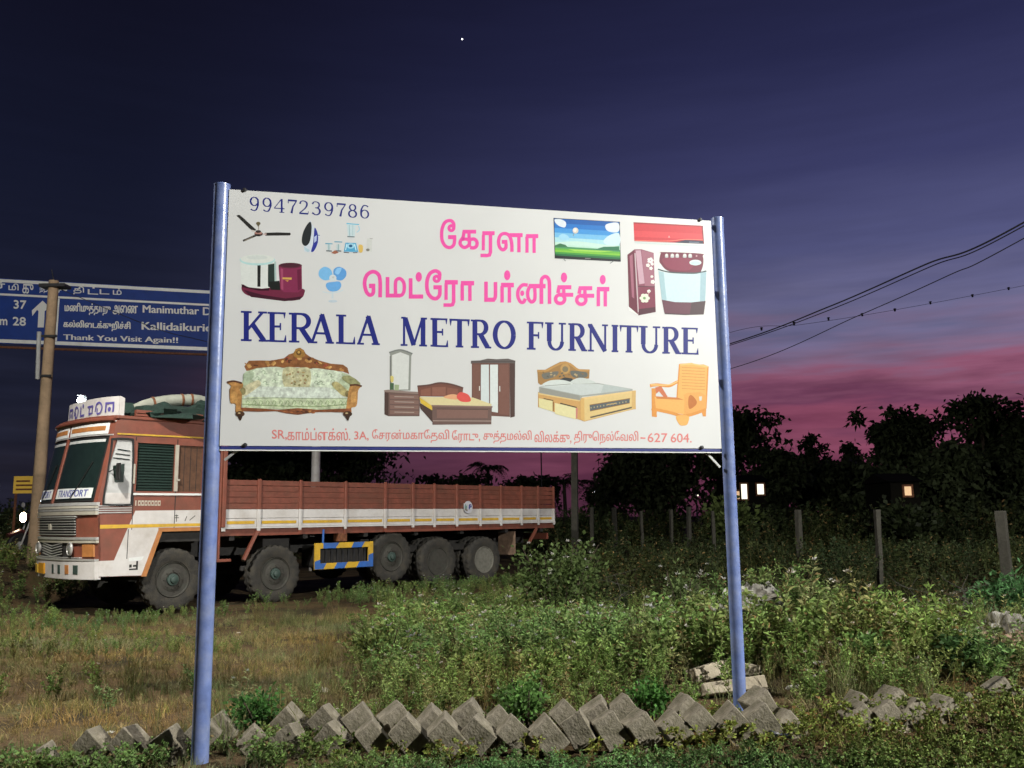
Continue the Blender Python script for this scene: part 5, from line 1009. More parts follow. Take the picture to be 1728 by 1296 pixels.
# ================================================================== PLANTS
def leaf_arrays(base, dirs, length, width, droop=.25, seed=0):
    """diamond leaves: (n,4,3) corner points"""
    r_ = np.random.default_rng(seed); n = len(base); d = dirs/np.linalg.norm(dirs, axis=1, keepdims=True)
    rv_ = r_.normal(size=(n, 3)); sd = np.cross(d, rv_); sd /= np.linalg.norm(sd, axis=1, keepdims=True)
    l_ = length[:, None]; w_ = width[:, None]; mid = base+d*l_*.45
    tip = base+d*l_; tip[:, 2] -= droop*length
    return np.stack([base, mid-sd*w_*.5, tip, mid+sd*w_*.5], 1)
def blade_arrays(base, dirs, length, width, seed=0):
    r_ = np.random.default_rng(seed); n = len(base); d = dirs/np.linalg.norm(dirs, axis=1, keepdims=True)
    sd = np.cross(d, np.array([0, 0, 1.])+r_.normal(size=(n, 3))*.3); sd /= np.linalg.norm(sd, axis=1, keepdims=True)+1e-6
    return np.stack([base-sd*width[:, None]*.5, base+sd*width[:, None]*.5, base+d*length[:, None]+sd*width[:, None]*.12, base+d*length[:, None]-sd*width[:, None]*.12], 1)
def weed_proto(seed, h, stems, leaves, ll, lw, spread=.35, flower=0, leafcol=(.155, .245, .07), stemcol=(.11, .11, .05), fcol=(.55, .53, .48), dry=.05):
    r_ = np.random.default_rng(seed); Q = []; Cc = []
    for s_ in range(stems):
        az = r_.uniform(0, 2*np.pi); lean = r_.uniform(.1, 1)*spread; hh = h*r_.uniform(.6, 1.1); t = np.linspace(0, 1, 6)
        p = np.stack([np.cos(az)*lean*hh*t**1.3, np.sin(az)*lean*hh*t**1.3, hh*t*(1-.18*lean*t)], 1); p[1:] += r_.normal(size=(5, 3))*.012
        for k in range(5):
            d_ = p[k+1]-p[k]; sd = np.cross(d_, r_.normal(size=3)); sd /= np.linalg.norm(sd); w_ = .005*(1-.13*k)
            Q.append(np.stack([p[k]-sd*w_, p[k]+sd*w_, p[k+1]+sd*w_*.8, p[k+1]-sd*w_*.8])[None]); Cc.append(np.array([stemcol])*r_.uniform(.7, 1.2))
        n = leaves; tt = r_.uniform(.12, 1, n)**.8; b = np.stack([np.interp(tt, t, p[:, i]) for i in range(3)], 1)
        # little side twigs push the leaves out from the stem
        out = r_.normal(size=(n, 3)); out[:, 2] = np.abs(out[:, 2])*.5; out /= np.linalg.norm(out, axis=1, keepdims=True)
        b = b+out*(r_.uniform(0, .10, n)*hh*(1.1-tt))[:, None]
        dd = out+np.array([0, 0, .45])+r_.normal(size=(n, 3))*.35
        Q.append(leaf_arrays(b, dd, ll*r_.uniform(.5, 1.3, n), lw*r_.uniform(.6, 1.3, n), .2, seed*31+s_))
        c0 = np.array(leafcol)[None]*r_.uniform(.55, 1.4, (n, 1)); dr = r_.random(n) < dry; c0[dr] = np.array([.19, .135, .06])*r_.uniform(.6, 1.3, (dr.sum(), 1)); Cc.append(c0)
        if flower and r_.random() < flower:
            m_ = 9; out = r_.normal(size=(m_, 3)); out[:, 2] = np.abs(out[:, 2])
            Q.append(leaf_arrays(np.repeat(p[-1:], m_, 0), out, r_.uniform(.018, .035, m_), np.full(m_, .014), 0, seed*17+s_)); Cc.append(np.array([fcol])*r_.uniform(.7, 1.1, (m_, 1)))
    return np.concatenate(Q), np.concatenate(Cc)
def tuft_proto(seed, h, n, spread=.6, col=(.16, .15, .055), w=.006):
    r_ = np.random.default_rng(seed); az = r_.uniform(0, 2*np.pi, n); le = r_.uniform(0, spread, n)
    b = np.stack([r_.normal(size=n)*.03, r_.normal(size=n)*.03, np.zeros(n)-.01], 1); d = np.stack([np.cos(az)*le, np.sin(az)*le, np.ones(n)], 1)
    L_ = h*r_.uniform(.4, 1.1, n); q1 = blade_arrays(b, d, L_*.6, np.full(n, w), seed)
    b2 = b+d/np.linalg.norm(d, axis=1, keepdims=True)*(L_*.58)[:, None]; d2 = d*np.array([1.6, 1.6, .6]); q2 = blade_arrays(b2, d2, L_*.5, np.full(n, w*.7), seed)
    c = np.array(col)[None]*r_.uniform(.6, 1.35, (n, 1)); return np.concatenate([q1, q2]), np.concatenate([c, c])
def scatter(name, protos, pts, scale, tint, seed, label=None, cat=None, sink=.0, kind='stuff', mat_='leaf'):
    r_ = np.random.default_rng(seed); V = []; C_ = []
    z = gz(pts[:, 0], pts[:, 1])-sink; which = r_.integers(0, len(protos), len(pts)); rot = r_.uniform(0, 2*np.pi, len(pts))
    for k, (q, c) in enumerate(protos):
        ix_ = np.where(which == k)[0]
        if not len(ix_): continue
        ca, sa = np.cos(rot[ix_]), np.sin(rot[ix_]); sc = scale[ix_]
        X = q[None, :, :, 0]*ca[:, None, None]-q[None, :, :, 1]*sa[:, None, None]; Y = q[None, :, :, 0]*sa[:, None, None]+q[None, :, :, 1]*ca[:, None, None]
        P_ = np.stack([X*sc[:, None, None]+pts[ix_, 0][:, None, None], Y*sc[:, None, None]+pts[ix_, 1][:, None, None], np.broadcast_to(q[None, :, :, 2], X.shape)*sc[:, None, None]+z[ix_][:, None, None]], -1)
        V.append(P_.reshape(-1, 3)); C_.append((c[None]*tint[ix_][:, None, :]).reshape(-1, 3))
    V = np.concatenate(V); C_ = np.concatenate(C_); F_ = np.arange(len(V)).reshape(-1, 4)
    o = np_mesh(name, V, F_, mat_, np.clip(C_, 0, .8)); tag(o, label, cat, None, kind); return o
def rand_area(n, x0, x1, y0, y1, fn=None, seed=0):
    r_ = np.random.default_rng(seed); p = np.stack([r_.uniform(x0, x1, n), r_.uniform(y0, y1, n)], 1)
    if fn is not None: p = p[r_.random(n) < np.clip(fn(p[:, 0], p[:, 1]), 0, 1)]
    return p
def tints(p, seed, warm=.25):
    a = vnoise(p[:, 0], p[:, 1], 1.1, seed)[:, None]; r_ = np.random.default_rng(seed)
    t = 1+np.array([warm, .06, -warm*.5])[None]*(a-.45)*2.2; return t*r_.uniform(.75, 1.25, (len(p), 1))
def lorry_clear(x, y):
    """0 under the lorry's wheels and cab, 1 elsewhere"""
    d = np.stack([x-T0.x, y-T0.y], 1); s_ = d@np.array([TU.x, TU.y]); v_ = d@np.array([TV.x, TV.y]); ins = (s_ > -3.6) & (s_ < 7.8) & (v_ > -.1) & (v_ < 2.6); return np.where(ins, 0.0, 1.0)
def bare(x, y):
    """1 on the trampled brown ground at left, 0 in the weeds"""
    edge = -1.0-.12*(y-6)+.5*(vnoise(x, y, 1.0, 5)-.5); return 1-sstep(-.25, .35, x-edge)
# short dry grass over everything near
tufts = [tuft_proto(100+k, .11, 16, .8, c_) for k, c_ in enumerate([(.25, .22, .095), (.20, .21, .08), (.29, .24, .12), (.16, .19, .065), (.22, .18, .08)])]
p = rand_area(17000, -7.5, 7, 4.2, 14, lambda x, y: (.35+.65*vnoise(x, y, .8, 3))*(.55+.45*bare(x, y))*lorry_clear(x, y), 21)
scatter('short_grass', tufts, p, np.random.default_rng(1).uniform(.35, 1.15, len(p))*(.7+.6*vnoise(p[:, 0], p[:, 1], 1.4, 8)), tints(p, 6, .3), 1, 'short dry grass spread over the brown ground', 'grass')
tall = [tuft_proto(140+k, .34, 22, .5, c_, .005) for k, c_ in enumerate([(.20, .17, .075), (.16, .15, .055), (.12, .14, .045)])]
p = rand_area(2600, -7.5, 6, 5.3, 13.5, lambda x, y: sstep(.52, .8, vnoise(x, y, 1.3, 9))*lorry_clear(x, y), 23)
scatter('tall_grass', tall, p, np.random.default_rng(2).uniform(.4, 1.1, len(p)), tints(p, 7, .3), 2, 'taller pale grass tufts among the weeds', 'grass')
# the feathery green weeds in the middle
weeds = [weed_proto(200+k, .48, 5, 46, .050, .017, .5, .06) for k in range(4)]+[weed_proto(210+k, .42, 5, 40, .045, .020, .6, .03, (.19, .25, .08)) for k in range(3)]+[weed_proto(220, .5, 4, 40, .06, .014, .35, .15, (.22, .23, .095), dry=.2)]
def litter_clear(x, y):
    k = np.ones_like(x)
    for cx, cy, rx, ry in ((2.4, 8.3, .62, 1.15), (4.45, 7.5, .8, .9), (1.5, 6.25, .42, .6)): k = k*np.where(((x-cx)/rx)**2+((y-cy)/ry)**2 < 1, .12, 1)
    return k
def mid(x, y): return litter_clear(x, y)* (1-bare(x, y))*sstep(5.55, 6.1, y)*(.35+.65*vnoise(x, y, .7, 12))
p = rand_area(4300, -2.6, 3.2, 5.55, 15.5, mid, 25); sc = np.random.default_rng(3).uniform(.55, 1.35, len(p))*(.55+.5*sstep(5.8, 7.6, p[:, 1]))*(.65+.6*vnoise(p[:, 0], p[:, 1], 1.2, 14))*(1-.45*sstep(9.5, 11.5, p[:, 1]))
scatter('green_weeds', weeds, p, sc, tints(p, 13, .14), 3, 'dense feathery green weeds growing behind the kerb', 'weeds')
p = rand_area(1100, 3.0, 7.5, 5.6, 13, lambda x, y: litter_clear(x, y)*(.25+.75*vnoise(x, y, .8, 15)), 27); scatter('mixed_weeds', weeds, p, np.random.default_rng(4).uniform(.35, .95, len(p)), tints(p, 16, .16), 4, 'mixed low weeds on the right behind the kerb', 'weeds')
# sparse weeds on the left and around the lorry wheels
p = rand_area(700, -8.5, -1.2, 5.6, 15.5, lambda x, y: sstep(.5, .8, vnoise(x, y, 1.5, 17))*lorry_clear(x, y)*.9, 29); scatter('sparse_weeds', weeds, p, np.random.default_rng(5).uniform(.3, .7, len(p)), tints(p, 18, .25), 5, 'sparse low weeds on the trampled ground at left', 'weeds')
def front_lorry(x, y):
    d = np.stack([x-T0.x, y-T0.y], 1); s_ = d@np.array([TU.x, TU.y]); v_ = d@np.array([TV.x, TV.y]); return np.where((v_ < -.05) & (v_ > -1.6) & (s_ > -4.4) & (s_ < 8), 1, np.where((s_ < -3.5) & (s_ > -5.5) & (v_ < 4), .8, 0))*np.where((s_ > -1.6) & (s_ < .6), .25, 1)
p = rand_area(5200, -11, 4, 10, 23, front_lorry, 31); scatter('verge_weeds', weeds, p, np.random.default_rng(6).uniform(.3, .75, len(p))*np.where(p[:, 1] > 15.5, 1.0, .62), tints(p, 19, .2)*.9, 6, 'weeds growing along the near side of the lorry', 'weeds')
p = rand_area(900, -16, -8.4, 9, 24, lambda x, y: lorry_clear(x, y)*sstep(-8.4, -9, x-.1*(y-15)), 33); scatter('bank_weeds', weeds, p, np.random.default_rng(7).uniform(.6, 1.3, len(p)), tints(p, 20, .2), 7, 'weeds covering the road bank left of the lorry', 'weeds')
# strip in front of the kerb
lowp = [weed_proto(240+k, .2, 5, 22, .035, .02, .9, 0, (.15, .22, .06), dry=.14) for k in range(4)]
p = rand_area(3600, -3.2, 3.6, 4.1, 4.95, lambda x, y: (.15+.85*vnoise(x, y, .35, 22))*(.2+.8*sstep(-1.7, -.6, x))*np.where(np.abs(x+1.7) < .22, .1, 1), 35); scatter('kerb_weeds', lowp, p, np.random.default_rng(8).uniform(.22, .7, len(p))*(1-.25*sstep(4.6, 4.85, p[:, 1]))*(.55+.45*sstep(-1.6, -.6, p[:, 0])), tints(p, 23, .35), 8, 'low weeds growing in front of the kerb cubes', 'weeds')
p = rand_area(700, -3.2, 3.6, 4.9, 5.5, lambda x, y: (.2+.8*vnoise(x, y, .35, 24))*np.where((np.abs(x+1.7) < .25) & (y < 5.25), 0, 1), 37); scatter('crevice_weeds', lowp, p, np.random.default_rng(9).uniform(.4, .85, len(p)), tints(p, 25, .35), 9, 'small weeds sprouting between the kerb cubes', 'weeds')
# dark undergrowth far right and behind the lorry
bush = [weed_proto(260+k, 1.0, 7, 42, .085, .04, .55, .04, (.036, .05, .018)) for k in range(5)]
p = rand_area(1500, -2, 15, 11.5, 30, lambda x, y: (.3+.7*vnoise(x, y, 2, 27))*lorry_clear(x, y)*np.where((x > .9*(y-19)-2) & ((x/y > .035) | (y > 23.5)), 1, .0), 39); scatter('undergrowth', bush, p, np.random.default_rng(10).uniform(.45, 1.0, len(p))*(.7+.3*sstep(12, 16, p[:, 1])), tints(p, 28, .2), 10, 'dark undergrowth in front of the fence posts', 'undergrowth')
p = rand_area(1600, -30, 45, 26, 50, lambda x, y: np.full_like(x, .8), 41); scatter('far_scrub', bush, p, np.random.default_rng(11).uniform(.9, 1.9, len(p)), tints(p, 29, .15), 11, 'far dark scrub below the trees', 'scrub')

# ---- bushes and shrubs that stand out on their own
def bush_thing(name, x, y, Y, h, rad, nl, ll, lw, col_, label, seed, cat='bush', group=None, flowers=0, tall_=False, bias=None):
    b = atY(x, y, Y); g = gz1(b.x, b.y); t = empty(name, (b.x, b.y, g)); tag(t, label, cat, group); r_ = np.random.default_rng(seed); mb = MB(); tips = []
    for k in range(9 if tall_ else 7):
        az = 2*np.pi*k/7+r_.uniform(-.4, .4); e = Vector((math.cos(az)*rad*r_.uniform(.3, .95), math.sin(az)*rad*r_.uniform(.3, .95), h*r_.uniform(.5, .95)))
        mb.tube([(0, 0, -.05), e*.5+Vector((r_.uniform(-.03, .03), 0, .05*h)), e], [.012, .008, .004], 5); tips.append(e)
    mb.build('stem', 'bark', t)
    n = nl; u = r_.normal(size=(n, 3)); u /= np.linalg.norm(u, axis=1, keepdims=True); rr = r_.uniform(.25, 1, n)**.45
    lob = 1+.28*np.sin(u[:, 0]*5+seed)+.22*np.sin(u[:, 1]*7+seed*2)+.2*np.sin(u[:, 2]*6)
    p_ = u*(rr*lob)[:, None]*np.array([rad, rad, h*.5])+np.array([0, 0, h*.52]); p_ = p_[p_[:, 2] > .0]
    n = len(p_); k = r_.integers(0, len(tips), n); tp_ = np.array([list(e) for e in tips])[k]; p_ = p_*.62+tp_*.38*r_.uniform(.4, 1.2, (n, 1))
    d = p_-np.array([0, 0, h*.3])+r_.normal(size=(n, 3))*rad*.5
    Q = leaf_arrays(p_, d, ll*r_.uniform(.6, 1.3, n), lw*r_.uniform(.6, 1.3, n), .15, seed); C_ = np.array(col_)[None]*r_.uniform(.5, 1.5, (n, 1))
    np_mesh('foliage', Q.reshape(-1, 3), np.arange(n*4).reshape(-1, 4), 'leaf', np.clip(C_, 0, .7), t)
    for i in range(flowers):
        e = tips[i % len(tips)]*r_.uniform(.75, 1.1)+Vector((r_.uniform(-.1, .1), r_.uniform(-.1, .1), r_.uniform(0, .1))); o = r_.normal(size=(14, 3)); o[:, 2] = np.abs(o[:, 2])
        Qf = leaf_arrays(np.repeat(np.array([list(e)]), 14, 0), o, r_.uniform(.02, .045, 14), np.full(14, .022), 0, seed+i); np_mesh('flower_head', Qf.reshape(-1, 3), np.arange(56).reshape(-1, 4), 'leaf', np.full((14, 3), .5)*np.array([1, .97, .9]), t)
    return t
G1 = 'low green bushes behind the kerb'
bush_thing('leafy_bush', 432, 1212, 5.75, .30, .20, 900, .038, .022, (.05, .13, .03), 'dark green low bush just right of the left signboard post', 301, group=G1)
bush_thing('leafy_bush', 885, 1215, 5.6, .33, .19, 800, .036, .026, (.09, .18, .045), 'bright green round leaved bush in the middle of the kerb', 302, group=G1)
bush_thing('leafy_bush', 1100, 1205, 5.75, .26, .18, 800, .036, .022, (.06, .15, .032), 'dark green bush left of the right signboard post', 303, group=G1)
bush_thing('leafy_bush', 1468, 1150, 6.6, .36, .26, 700, .045, .03, (.10, .18, .05), 'fresh green bush behind the kerb right of the right post', 304, group=G1)
bush_thing('leafy_bush', 1640, 1165, 6.3, .33, .27, 900, .05, .03, (.035, .075, .022), 'darkest low bush near the lower right corner', 305, group=G1)
bush_thing('leafy_bush', 640, 1080, 7.6, .5, .34, 800, .05, .02, (.15, .19, .055), 'light green feathery bush in front of the lorry side guard', 306, group=G1)
bush_thing('flowering_shrub', 945, 1030, 12.2, 1.2, .75, 1700, .075, .045, (.075, .11, .035), 'tall flowering shrub at the rear end of the lorry', 307, 'shrub', None, 16, True)
bush_thing('flowering_shrub', 1150, 1040, 11.6, .85, .42, 700, .065, .035, (.10, .14, .05), 'pale flowering shrub halfway between lorry and right post', 308, 'shrub', None, 12, True)
bush_thing('leafy_shrub', 1712, 1050, 10.5, .75, .6, 1500, .09, .03, (.06, .14, .05), 'dark spreading shrub at the right edge of the photo', 309, 'shrub', None, 0, True)
bush_thing('leafy_shrub', 1360, 1050, 11.5, .65, .4, 700, .07, .035, (.07, .11, .035), 'small shrub behind the torn sack pile', 310, 'shrub', None, 0, True)
bush_thing('leafy_shrub', 1225, 900, 30, 2.1, 1.1, 1300, .22, .13, (.12, .16, .05), 'shrub with lamplight put into its leaf colour, half hidden by the right signboard post', 311, 'shrub', None, 0, True)  # lamplight on this far shrub is painted in as a brighter leaf colour

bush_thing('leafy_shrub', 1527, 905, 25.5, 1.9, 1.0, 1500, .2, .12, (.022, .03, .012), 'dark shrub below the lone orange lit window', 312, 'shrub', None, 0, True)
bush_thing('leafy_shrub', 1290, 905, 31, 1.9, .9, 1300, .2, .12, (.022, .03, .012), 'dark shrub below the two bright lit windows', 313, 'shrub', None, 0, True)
# ---- trees
def tree(name, x, ytop, Y, wpx, label, seed, nl=5200, ls=.24, trunk=.35, style='round', col_=(.05, .065, .03), group='dark trees along the horizon', base=None):
    top = atY(x, ytop, Y); g = gz1(top.x, top.y); H = top.z-g; rad = wpx/2*Y/FPX*.74; t = empty(name, (top.x, top.y, g)); tag(t, label, 'tree', group); r_ = np.random.default_rng(seed)
    mb = MB(); th = H*trunk; mb.tube([(0, 0, -.3), (r_.uniform(-.1, .1), 0, th*.5), (r_.uniform(-.2, .2), r_.uniform(-.2, .2), th)], [.05*H*.6, .04*H*.6, .03*H*.6], 8)
    cl = []
    for k in range(13):
        az = 2*np.pi*k/13*2.4+r_.uniform(-.4, .4); e = Vector((math.cos(az)*rad*r_.uniform(.15, .85), math.sin(az)*rad*.8*r_.uniform(.15, .85), th+(H-th)*r_.uniform(.12, .93)))
        rel = (e.z-th)/(H-th); sh = math.sqrt(max(.05, 1-max(0, rel-.35)**2/.45)); e.x *= sh; e.y *= sh
        mb.tube([(0, 0, th*.8), Vector((e.x*.45, e.y*.45, th+(e.z-th)*.6)), e], [.018*H*.6, .012*H*.6, .004*H*.6], 6); cl.append(e)
    mb.build('trunk', 'bark', t, smooth=True)
    n = nl; C0 = np.array([list(e) for e in cl]); sub = 7; cc = np.concatenate([C0[:, None, :]+r_.normal(size=(len(C0), sub, 3))*np.array([rad*.26, rad*.26, (H-th)*.12])], 1).reshape(-1, 3)
    k = r_.integers(0, len(cc), n); cr_ = rad*.15*r_.uniform(.5, 1.5, len(cc)); p_ = cc[k]+r_.normal(size=(n, 3))*cr_[k][:, None]*np.array([1, 1, .75]); p_[:, 2] = np.minimum(p_[:, 2], H*.965+r_.normal(size=n)*.03*H); p_ = p_[p_[:, 2] > .18*H]; n = len(p_)
    d = r_.normal(size=(n, 3)); d[:, 2] -= .2; Q = leaf_arrays(p_, d, ls*r_.uniform(.6, 1.4, n), ls*.55*r_.uniform(.7, 1.3, n), .2, seed)
    C_ = np.array(col_)[None]*r_.uniform(.5, 1.5, (n, 1)); np_mesh('crown', Q.reshape(-1, 3), np.arange(n*4).reshape(-1, 4), 'leaf', C_, t); return t
def palm(x, ytop, Y, label, seed, fr=2.0, nf=22):
    top = atY(x, ytop, Y); g = gz1(top.x, top.y); H = top.z-g-fr*.45; t = empty('palm_tree', (top.x, top.y, g)); tag(t, label, 'tree', 'palm trees on the horizon'); r_ = np.random.default_rng(seed)
    MB().tube([(0, 0, -.3), (.1, 0, H*.5), (.05, .1, H)], [.17, .13, .11], 8).build('trunk', 'bark', t, smooth=True); Q = []
    for k in range(nf):
        az = 2*np.pi*k/nf+r_.uniform(-.2, .2); up = r_.uniform(.15, 1.1); s_ = np.linspace(0, 1, 15); L_ = fr*r_.uniform(.75, 1.05)
        ax = np.stack([np.cos(az)*L_*s_*np.cos(up*.7), np.sin(az)*L_*s_*np.cos(up*.7), L_*(s_*np.sin(up)-.75*s_**2)], 1)+np.array([.05, .1, H])
        for sd in (-1, 1):
            side_ = np.array([-np.sin(az), np.cos(az), 0])*sd; d = side_[None]*.8+np.array([np.cos(az), np.sin(az), -.35])[None]*.6+r_.normal(size=(14, 3))*.08
            Q.append(leaf_arrays(ax[1:], d, L_*.30*np.sin(np.pi*np.clip(s_[1:]*.85+.12, 0, 1)), np.full(14, .06), .25, seed*50+k))
    Q = np.concatenate(Q); np_mesh('crown', Q.reshape(-1, 3), np.arange(len(Q)*4).reshape(-1, 4), 'leaf', np.tile(np.array([[.04, .055, .025]]), (len(Q), 1)), t)
tree('broad_tree', 1655, 668, 34, 190, 'tallest dark tree with ragged top near the right edge', 401, 8500, .26)
tree('broad_tree', 1520, 690, 35, 150, 'dark tree left of the tallest one, right of the pink sky gap', 402, 7500, .26)
tree('broad_tree', 1760, 700, 33, 190, 'dark tree cut by the right edge of the photo', 403, 6000, .28)
tree('broad_tree', 1580, 745, 30, 170, 'low dark tree filling the gap below the tallest tree', 404, 6500, .26, .2)
tree('broad_tree', 1205, 700, 42, 250, 'round dark tree behind the right signboard post', 405, 9500, .30, .2)
tree('broad_tree', 1090, 735, 44, 190, 'dark tree below the signboard right of the grey pole', 406, 7500, .30, .2)
tree('broad_tree', 1345, 770, 46, 140, 'low dark tree right of the house with white windows', 407, 5200, .3, .2)
tree('slim_tree', 1365, 734, 44, 46, 'slim dark tree, left one of three pointed tops in the sky gap', 408, 1500, .24, .3)
tree('slim_tree', 1394, 742, 45, 40, 'slim dark tree, middle one of three pointed tops in the sky gap', 409, 1300, .24, .3)
tree('slim_tree', 1432, 748, 45, 48, 'slim dark tree, right one of three pointed tops in the sky gap', 410, 1500, .24, .3)
tree('broad_tree', 1420, 775, 42, 130, 'low dark tree below the three pointed tops', 411, 5000, .3, .2)
tree('broad_tree', 560, 690, 48, 300, 'large dark tree behind the front half of the load bed', 412, 8500, .34, .2)
tree('broad_tree', 440, 720, 46, 220, 'dark tree behind the cab and the left signboard post', 413, 6000, .34, .2)
tree('broad_tree', 770, 800, 60, 150, 'low far tree above the middle of the load bed', 414, 4200, .36, .2)
tree('broad_tree', 880, 806, 60, 150, 'low far tree above the rear of the load bed', 415, 4200, .36, .2)
tree('broad_tree', 1700, 762, 32, 180, 'low dark tree at the foot of the tallest tree', 419, 6000, .26, .12)
tree('broad_tree', 1478, 778, 33, 130, 'low dark tree under the left slope of the big dark trees', 420, 5000, .26, .12)
tree('broad_tree', 1310, 762, 40, 120, 'low dark tree just right of the round dark tree', 421, 5000, .28, .12)
tree('broad_tree', 1030, 790, 50, 110, 'low dark tree right of the lower palm', 422, 4000, .3, .12)
palm(822, 768, 62, 'palm tree above the load bed, left of the thin mast', 416); palm(950, 790, 58, 'palm tree just left of the grey concrete pole', 417); palm(1006, 800, 60, 'lower palm tree just right of the grey concrete pole', 418, 1.7)
p_ = atY(913, 757, 48); t = empty('mast', (p_.x, p_.y, gz1(p_.x, p_.y))); tag(t, 'thin dark mast rising between the two far palms', 'mast'); MB().tube([(0, 0, -.3), (0, 0, p_.z+1.6)], .035, 6).build('shaft', 'steel_dark', t); MB().box((-.3, -.02, p_.z+1.3), (.3, .02, p_.z+1.36)).build('cross_arm', 'steel_dark', t)

# ================================================================== RUBBLE, LITTER, HOSE
def stone(x, y, z, s, m, label, seed, sq=(1, .8, .6), rot=0, name='stone', cat='stone'):
    b = onz(x, y, z); g = gz1(b.x, b.y); return lump(name, b.x, b.y, g-.02, s*sq[0], s*sq[1], s*sq[2], m, seed, label, cat, .35, rot, 14, 8, 1.4)
stone(545, 1166, .17, .06, 'stone', 'white stone on the brown ground right of the left post', 1)
stone(188, 1222, .1, .035, 'stone', 'small pale stone behind the left end of the kerb', 2)
stone(402, 1062, .05, .04, 'stone', 'tiny white stone on the ground below the second lorry wheel', 3)
stone(447, 1044, .05, .06, 'plastic_white', 'flat white scrap on the ground near the second lorry wheel', 4, (1.2, .8, .25), 0, 'litter', 'litter')
stone(1338, 1155, .3, .07, 'stone', 'pointed pale stone right of the right signboard post', 5, (1, .6, .45), .6)
stone(1288, 1130, .28, .05, 'stone', 'small grey stone beside the broken slabs', 6)
stone(1385, 1122, .28, .10, 'stone', 'flat pale stone in the weeds right of the pointed one', 7, (1.3, .6, .3), -.4)
stone(1488, 1276, .12, .05, 'plastic_white', 'white scrap in front of the kerb at lower right', 8, (1.2, .6, .5), -.6, 'litter', 'litter')
stone(1525, 1290, .12, .06, 'concrete_pale', 'pale stone at the bottom edge on the right', 9, (1.1, .8, .6))
stone(1640, 1272, .12, .06, 'plastic_white', 'torn white scrap at the lower right corner', 10, (1.3, .6, .3), .3, 'litter', 'litter')
stone(1280, 1165, .28, .09, 'concrete_pale', 'rounded concrete lump at the foot of the right signboard post', 11)
stone(895, 1290, .1, .07, 'concrete_pale', 'pale stone half buried at the bottom edge in the middle', 12)
def slab(x, y, z, sx_, sy_, sz_, rot, label, seed, tilt=(0, 0)):
    b = onz(x, y, z); g = gz1(b.x, b.y); o = bpy.data.objects.new('concrete_slab', rough_cube(seed, sx_, sy_, sz_)); o.data.materials.clear(); o.data.materials.append(M['concrete_pale']); COL.objects.link(o)
    o.location = (b.x, b.y, g+sz_*.5+.02); o.rotation_euler = (tilt[0], tilt[1], rot); tag(o, label, 'slab', 'broken slabs by the right post')
slab(1203, 1142, .29, .46, .15, .10, R(30), 'upper pale broken slab left of the right signboard post', 50, (R(-14), R(-8)))
slab(1232, 1166, .29, .46, .22, .08, R(12), 'lower pale broken slab right at the right signboard post', 51, (R(-18), R(-4)))
slab(1262, 1142, .29, .18, .14, .09, R(-20), 'small broken slab behind the right signboard post', 52, (R(-10), R(6)))
# crumpled sheets and sacks
def heap(x, y, Y, r, rz_, m, label, seed, rot=0, amp=.6):
    b = atY(x, y, Y); o = lump('torn_sack', b.x, b.y, gz1(b.x, b.y)-.03, r, r*.65, rz_, m, seed, label, 'litter', amp, rot, 34, 16, 3.0); o['group'] = 'heaps of torn sacks and litter'
heap(1278, 1040, 9.5, .26, .17, 'plastic_white', 'pale torn sack heap behind the right signboard post', 1, .2)
heap(1248, 1040, 9.6, .2, .2, 'canvas_pale', 'grey cloth on top of the sack heap behind the right post', 12, .9)
heap(1217, 1046, 9.3, .10, .2, 'plastic_white', 'crumpled white bag just left of the right signboard post', 2)
heap(1384, 1046, 9.2, .10, .12, 'plastic_brown', 'brown crumpled bag right of the pale sack heap', 3)
heap(1548, 1075, 8.4, .13, .06, 'plastic_white', 'small white bag at the left end of the litter row', 4)
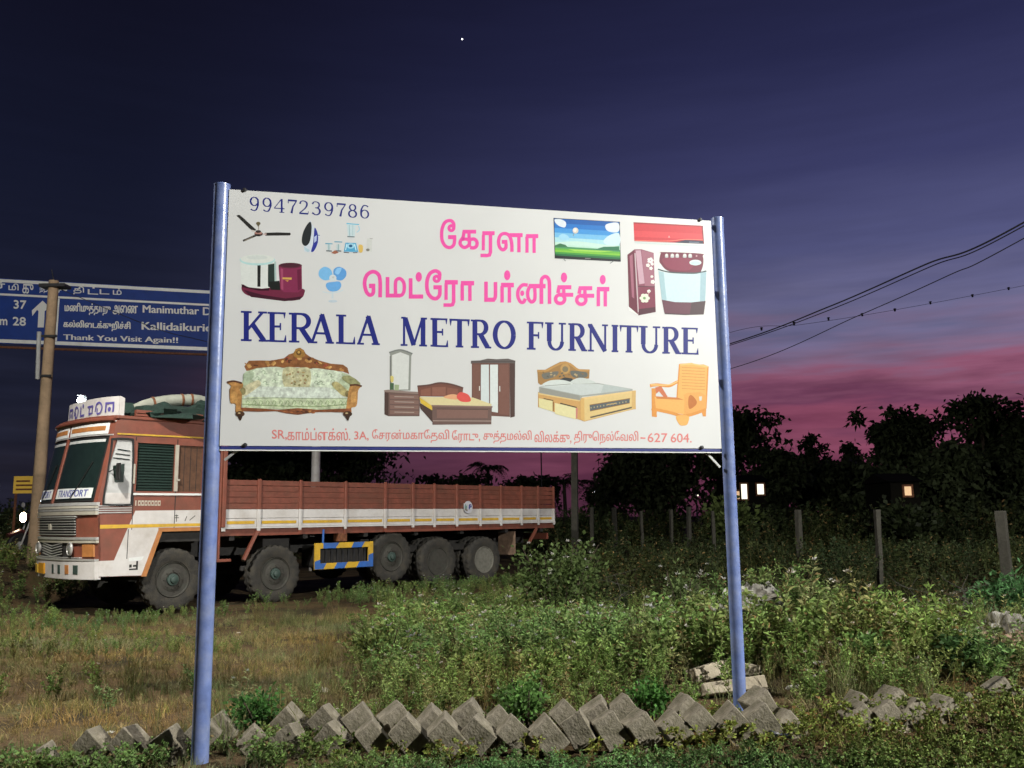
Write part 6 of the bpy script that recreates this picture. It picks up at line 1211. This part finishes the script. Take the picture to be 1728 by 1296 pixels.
heap(1608, 1070, 8.4, .17, .12, 'canvas_pale', 'grey white bag in the middle of the litter row', 5, .5)
heap(1655, 1080, 8.2, .12, .08, 'plastic_brown', 'brown rag between the bags of the litter row', 6)
heap(1692, 1070, 8.4, .16, .14, 'plastic_white', 'torn pale sack at the right end of the litter row', 7, -.4)
heap(1722, 1085, 8.1, .14, .08, 'plastic_brown', 'muddy rag at the right edge below the litter row', 8)
# hose at the foot of the right post
hp_ = [atY(1252, 1180, 5.72), atY(1264, 1205, 5.5), atY(1282, 1223, 5.25), atY(1305, 1237, 5.0), atY(1335, 1243, 4.92)]
hp_ = [Vector((q.x, q.y, max(q.z, gz1(q.x, q.y)+.01))) for q in hp_]; pth = catmull3(hp_, 8)
o = MB().tube([q-hp_[0] for q in pth], .011, 8).build('hose', 'hose', None, True); o.location = hp_[0]; tag(o, 'dark blue hose running from the foot of the right post', 'hose')
k = MB().tube([pth[18]-hp_[0], pth[20]-hp_[0]], .014, 8).build('tape', 'cream', o)
# dry bare twigs in the dark on the right
def twig(x, y, Y, h, label, seed):
    b = atY(x, y, Y); g = gz1(b.x, b.y); r_ = random.Random(seed); mb = MB(); P_ = [Vector((0, 0, -.02))]
    for k in range(5): P_.append(P_[-1]+Vector((r_.uniform(-.08, .12), r_.uniform(-.05, .05), h/5*r_.uniform(.7, 1.2))))
    mb.tube(P_, [.012, .011, .009, .007, .005, .003], 5)
    for k in (2, 3, 4): mb.tube([P_[k], P_[k]+Vector((r_.choice((-1, 1))*h*.22, 0, h*.12)), P_[k]+Vector((r_.choice((-1, 1))*h*.34, 0, h*.26))], [.006, .004, .002], 4)
    o = mb.build('dry_branch', 'granite'); o.location = (b.x, b.y, g); tag(o, label, 'branch', 'dry branches in the dark weeds')
twig(1560, 1035, 10.5, .75, 'dry bare branch left of the litter row', 1); twig(1615, 1050, 10, .6, 'dry forked branch above the litter row', 2); twig(1650, 1045, 10.2, .8, 'tall dry branch beside the dark shrub at right', 3); twig(1045, 1000, 12, .8, 'dry stalk between the two flowering shrubs', 4)
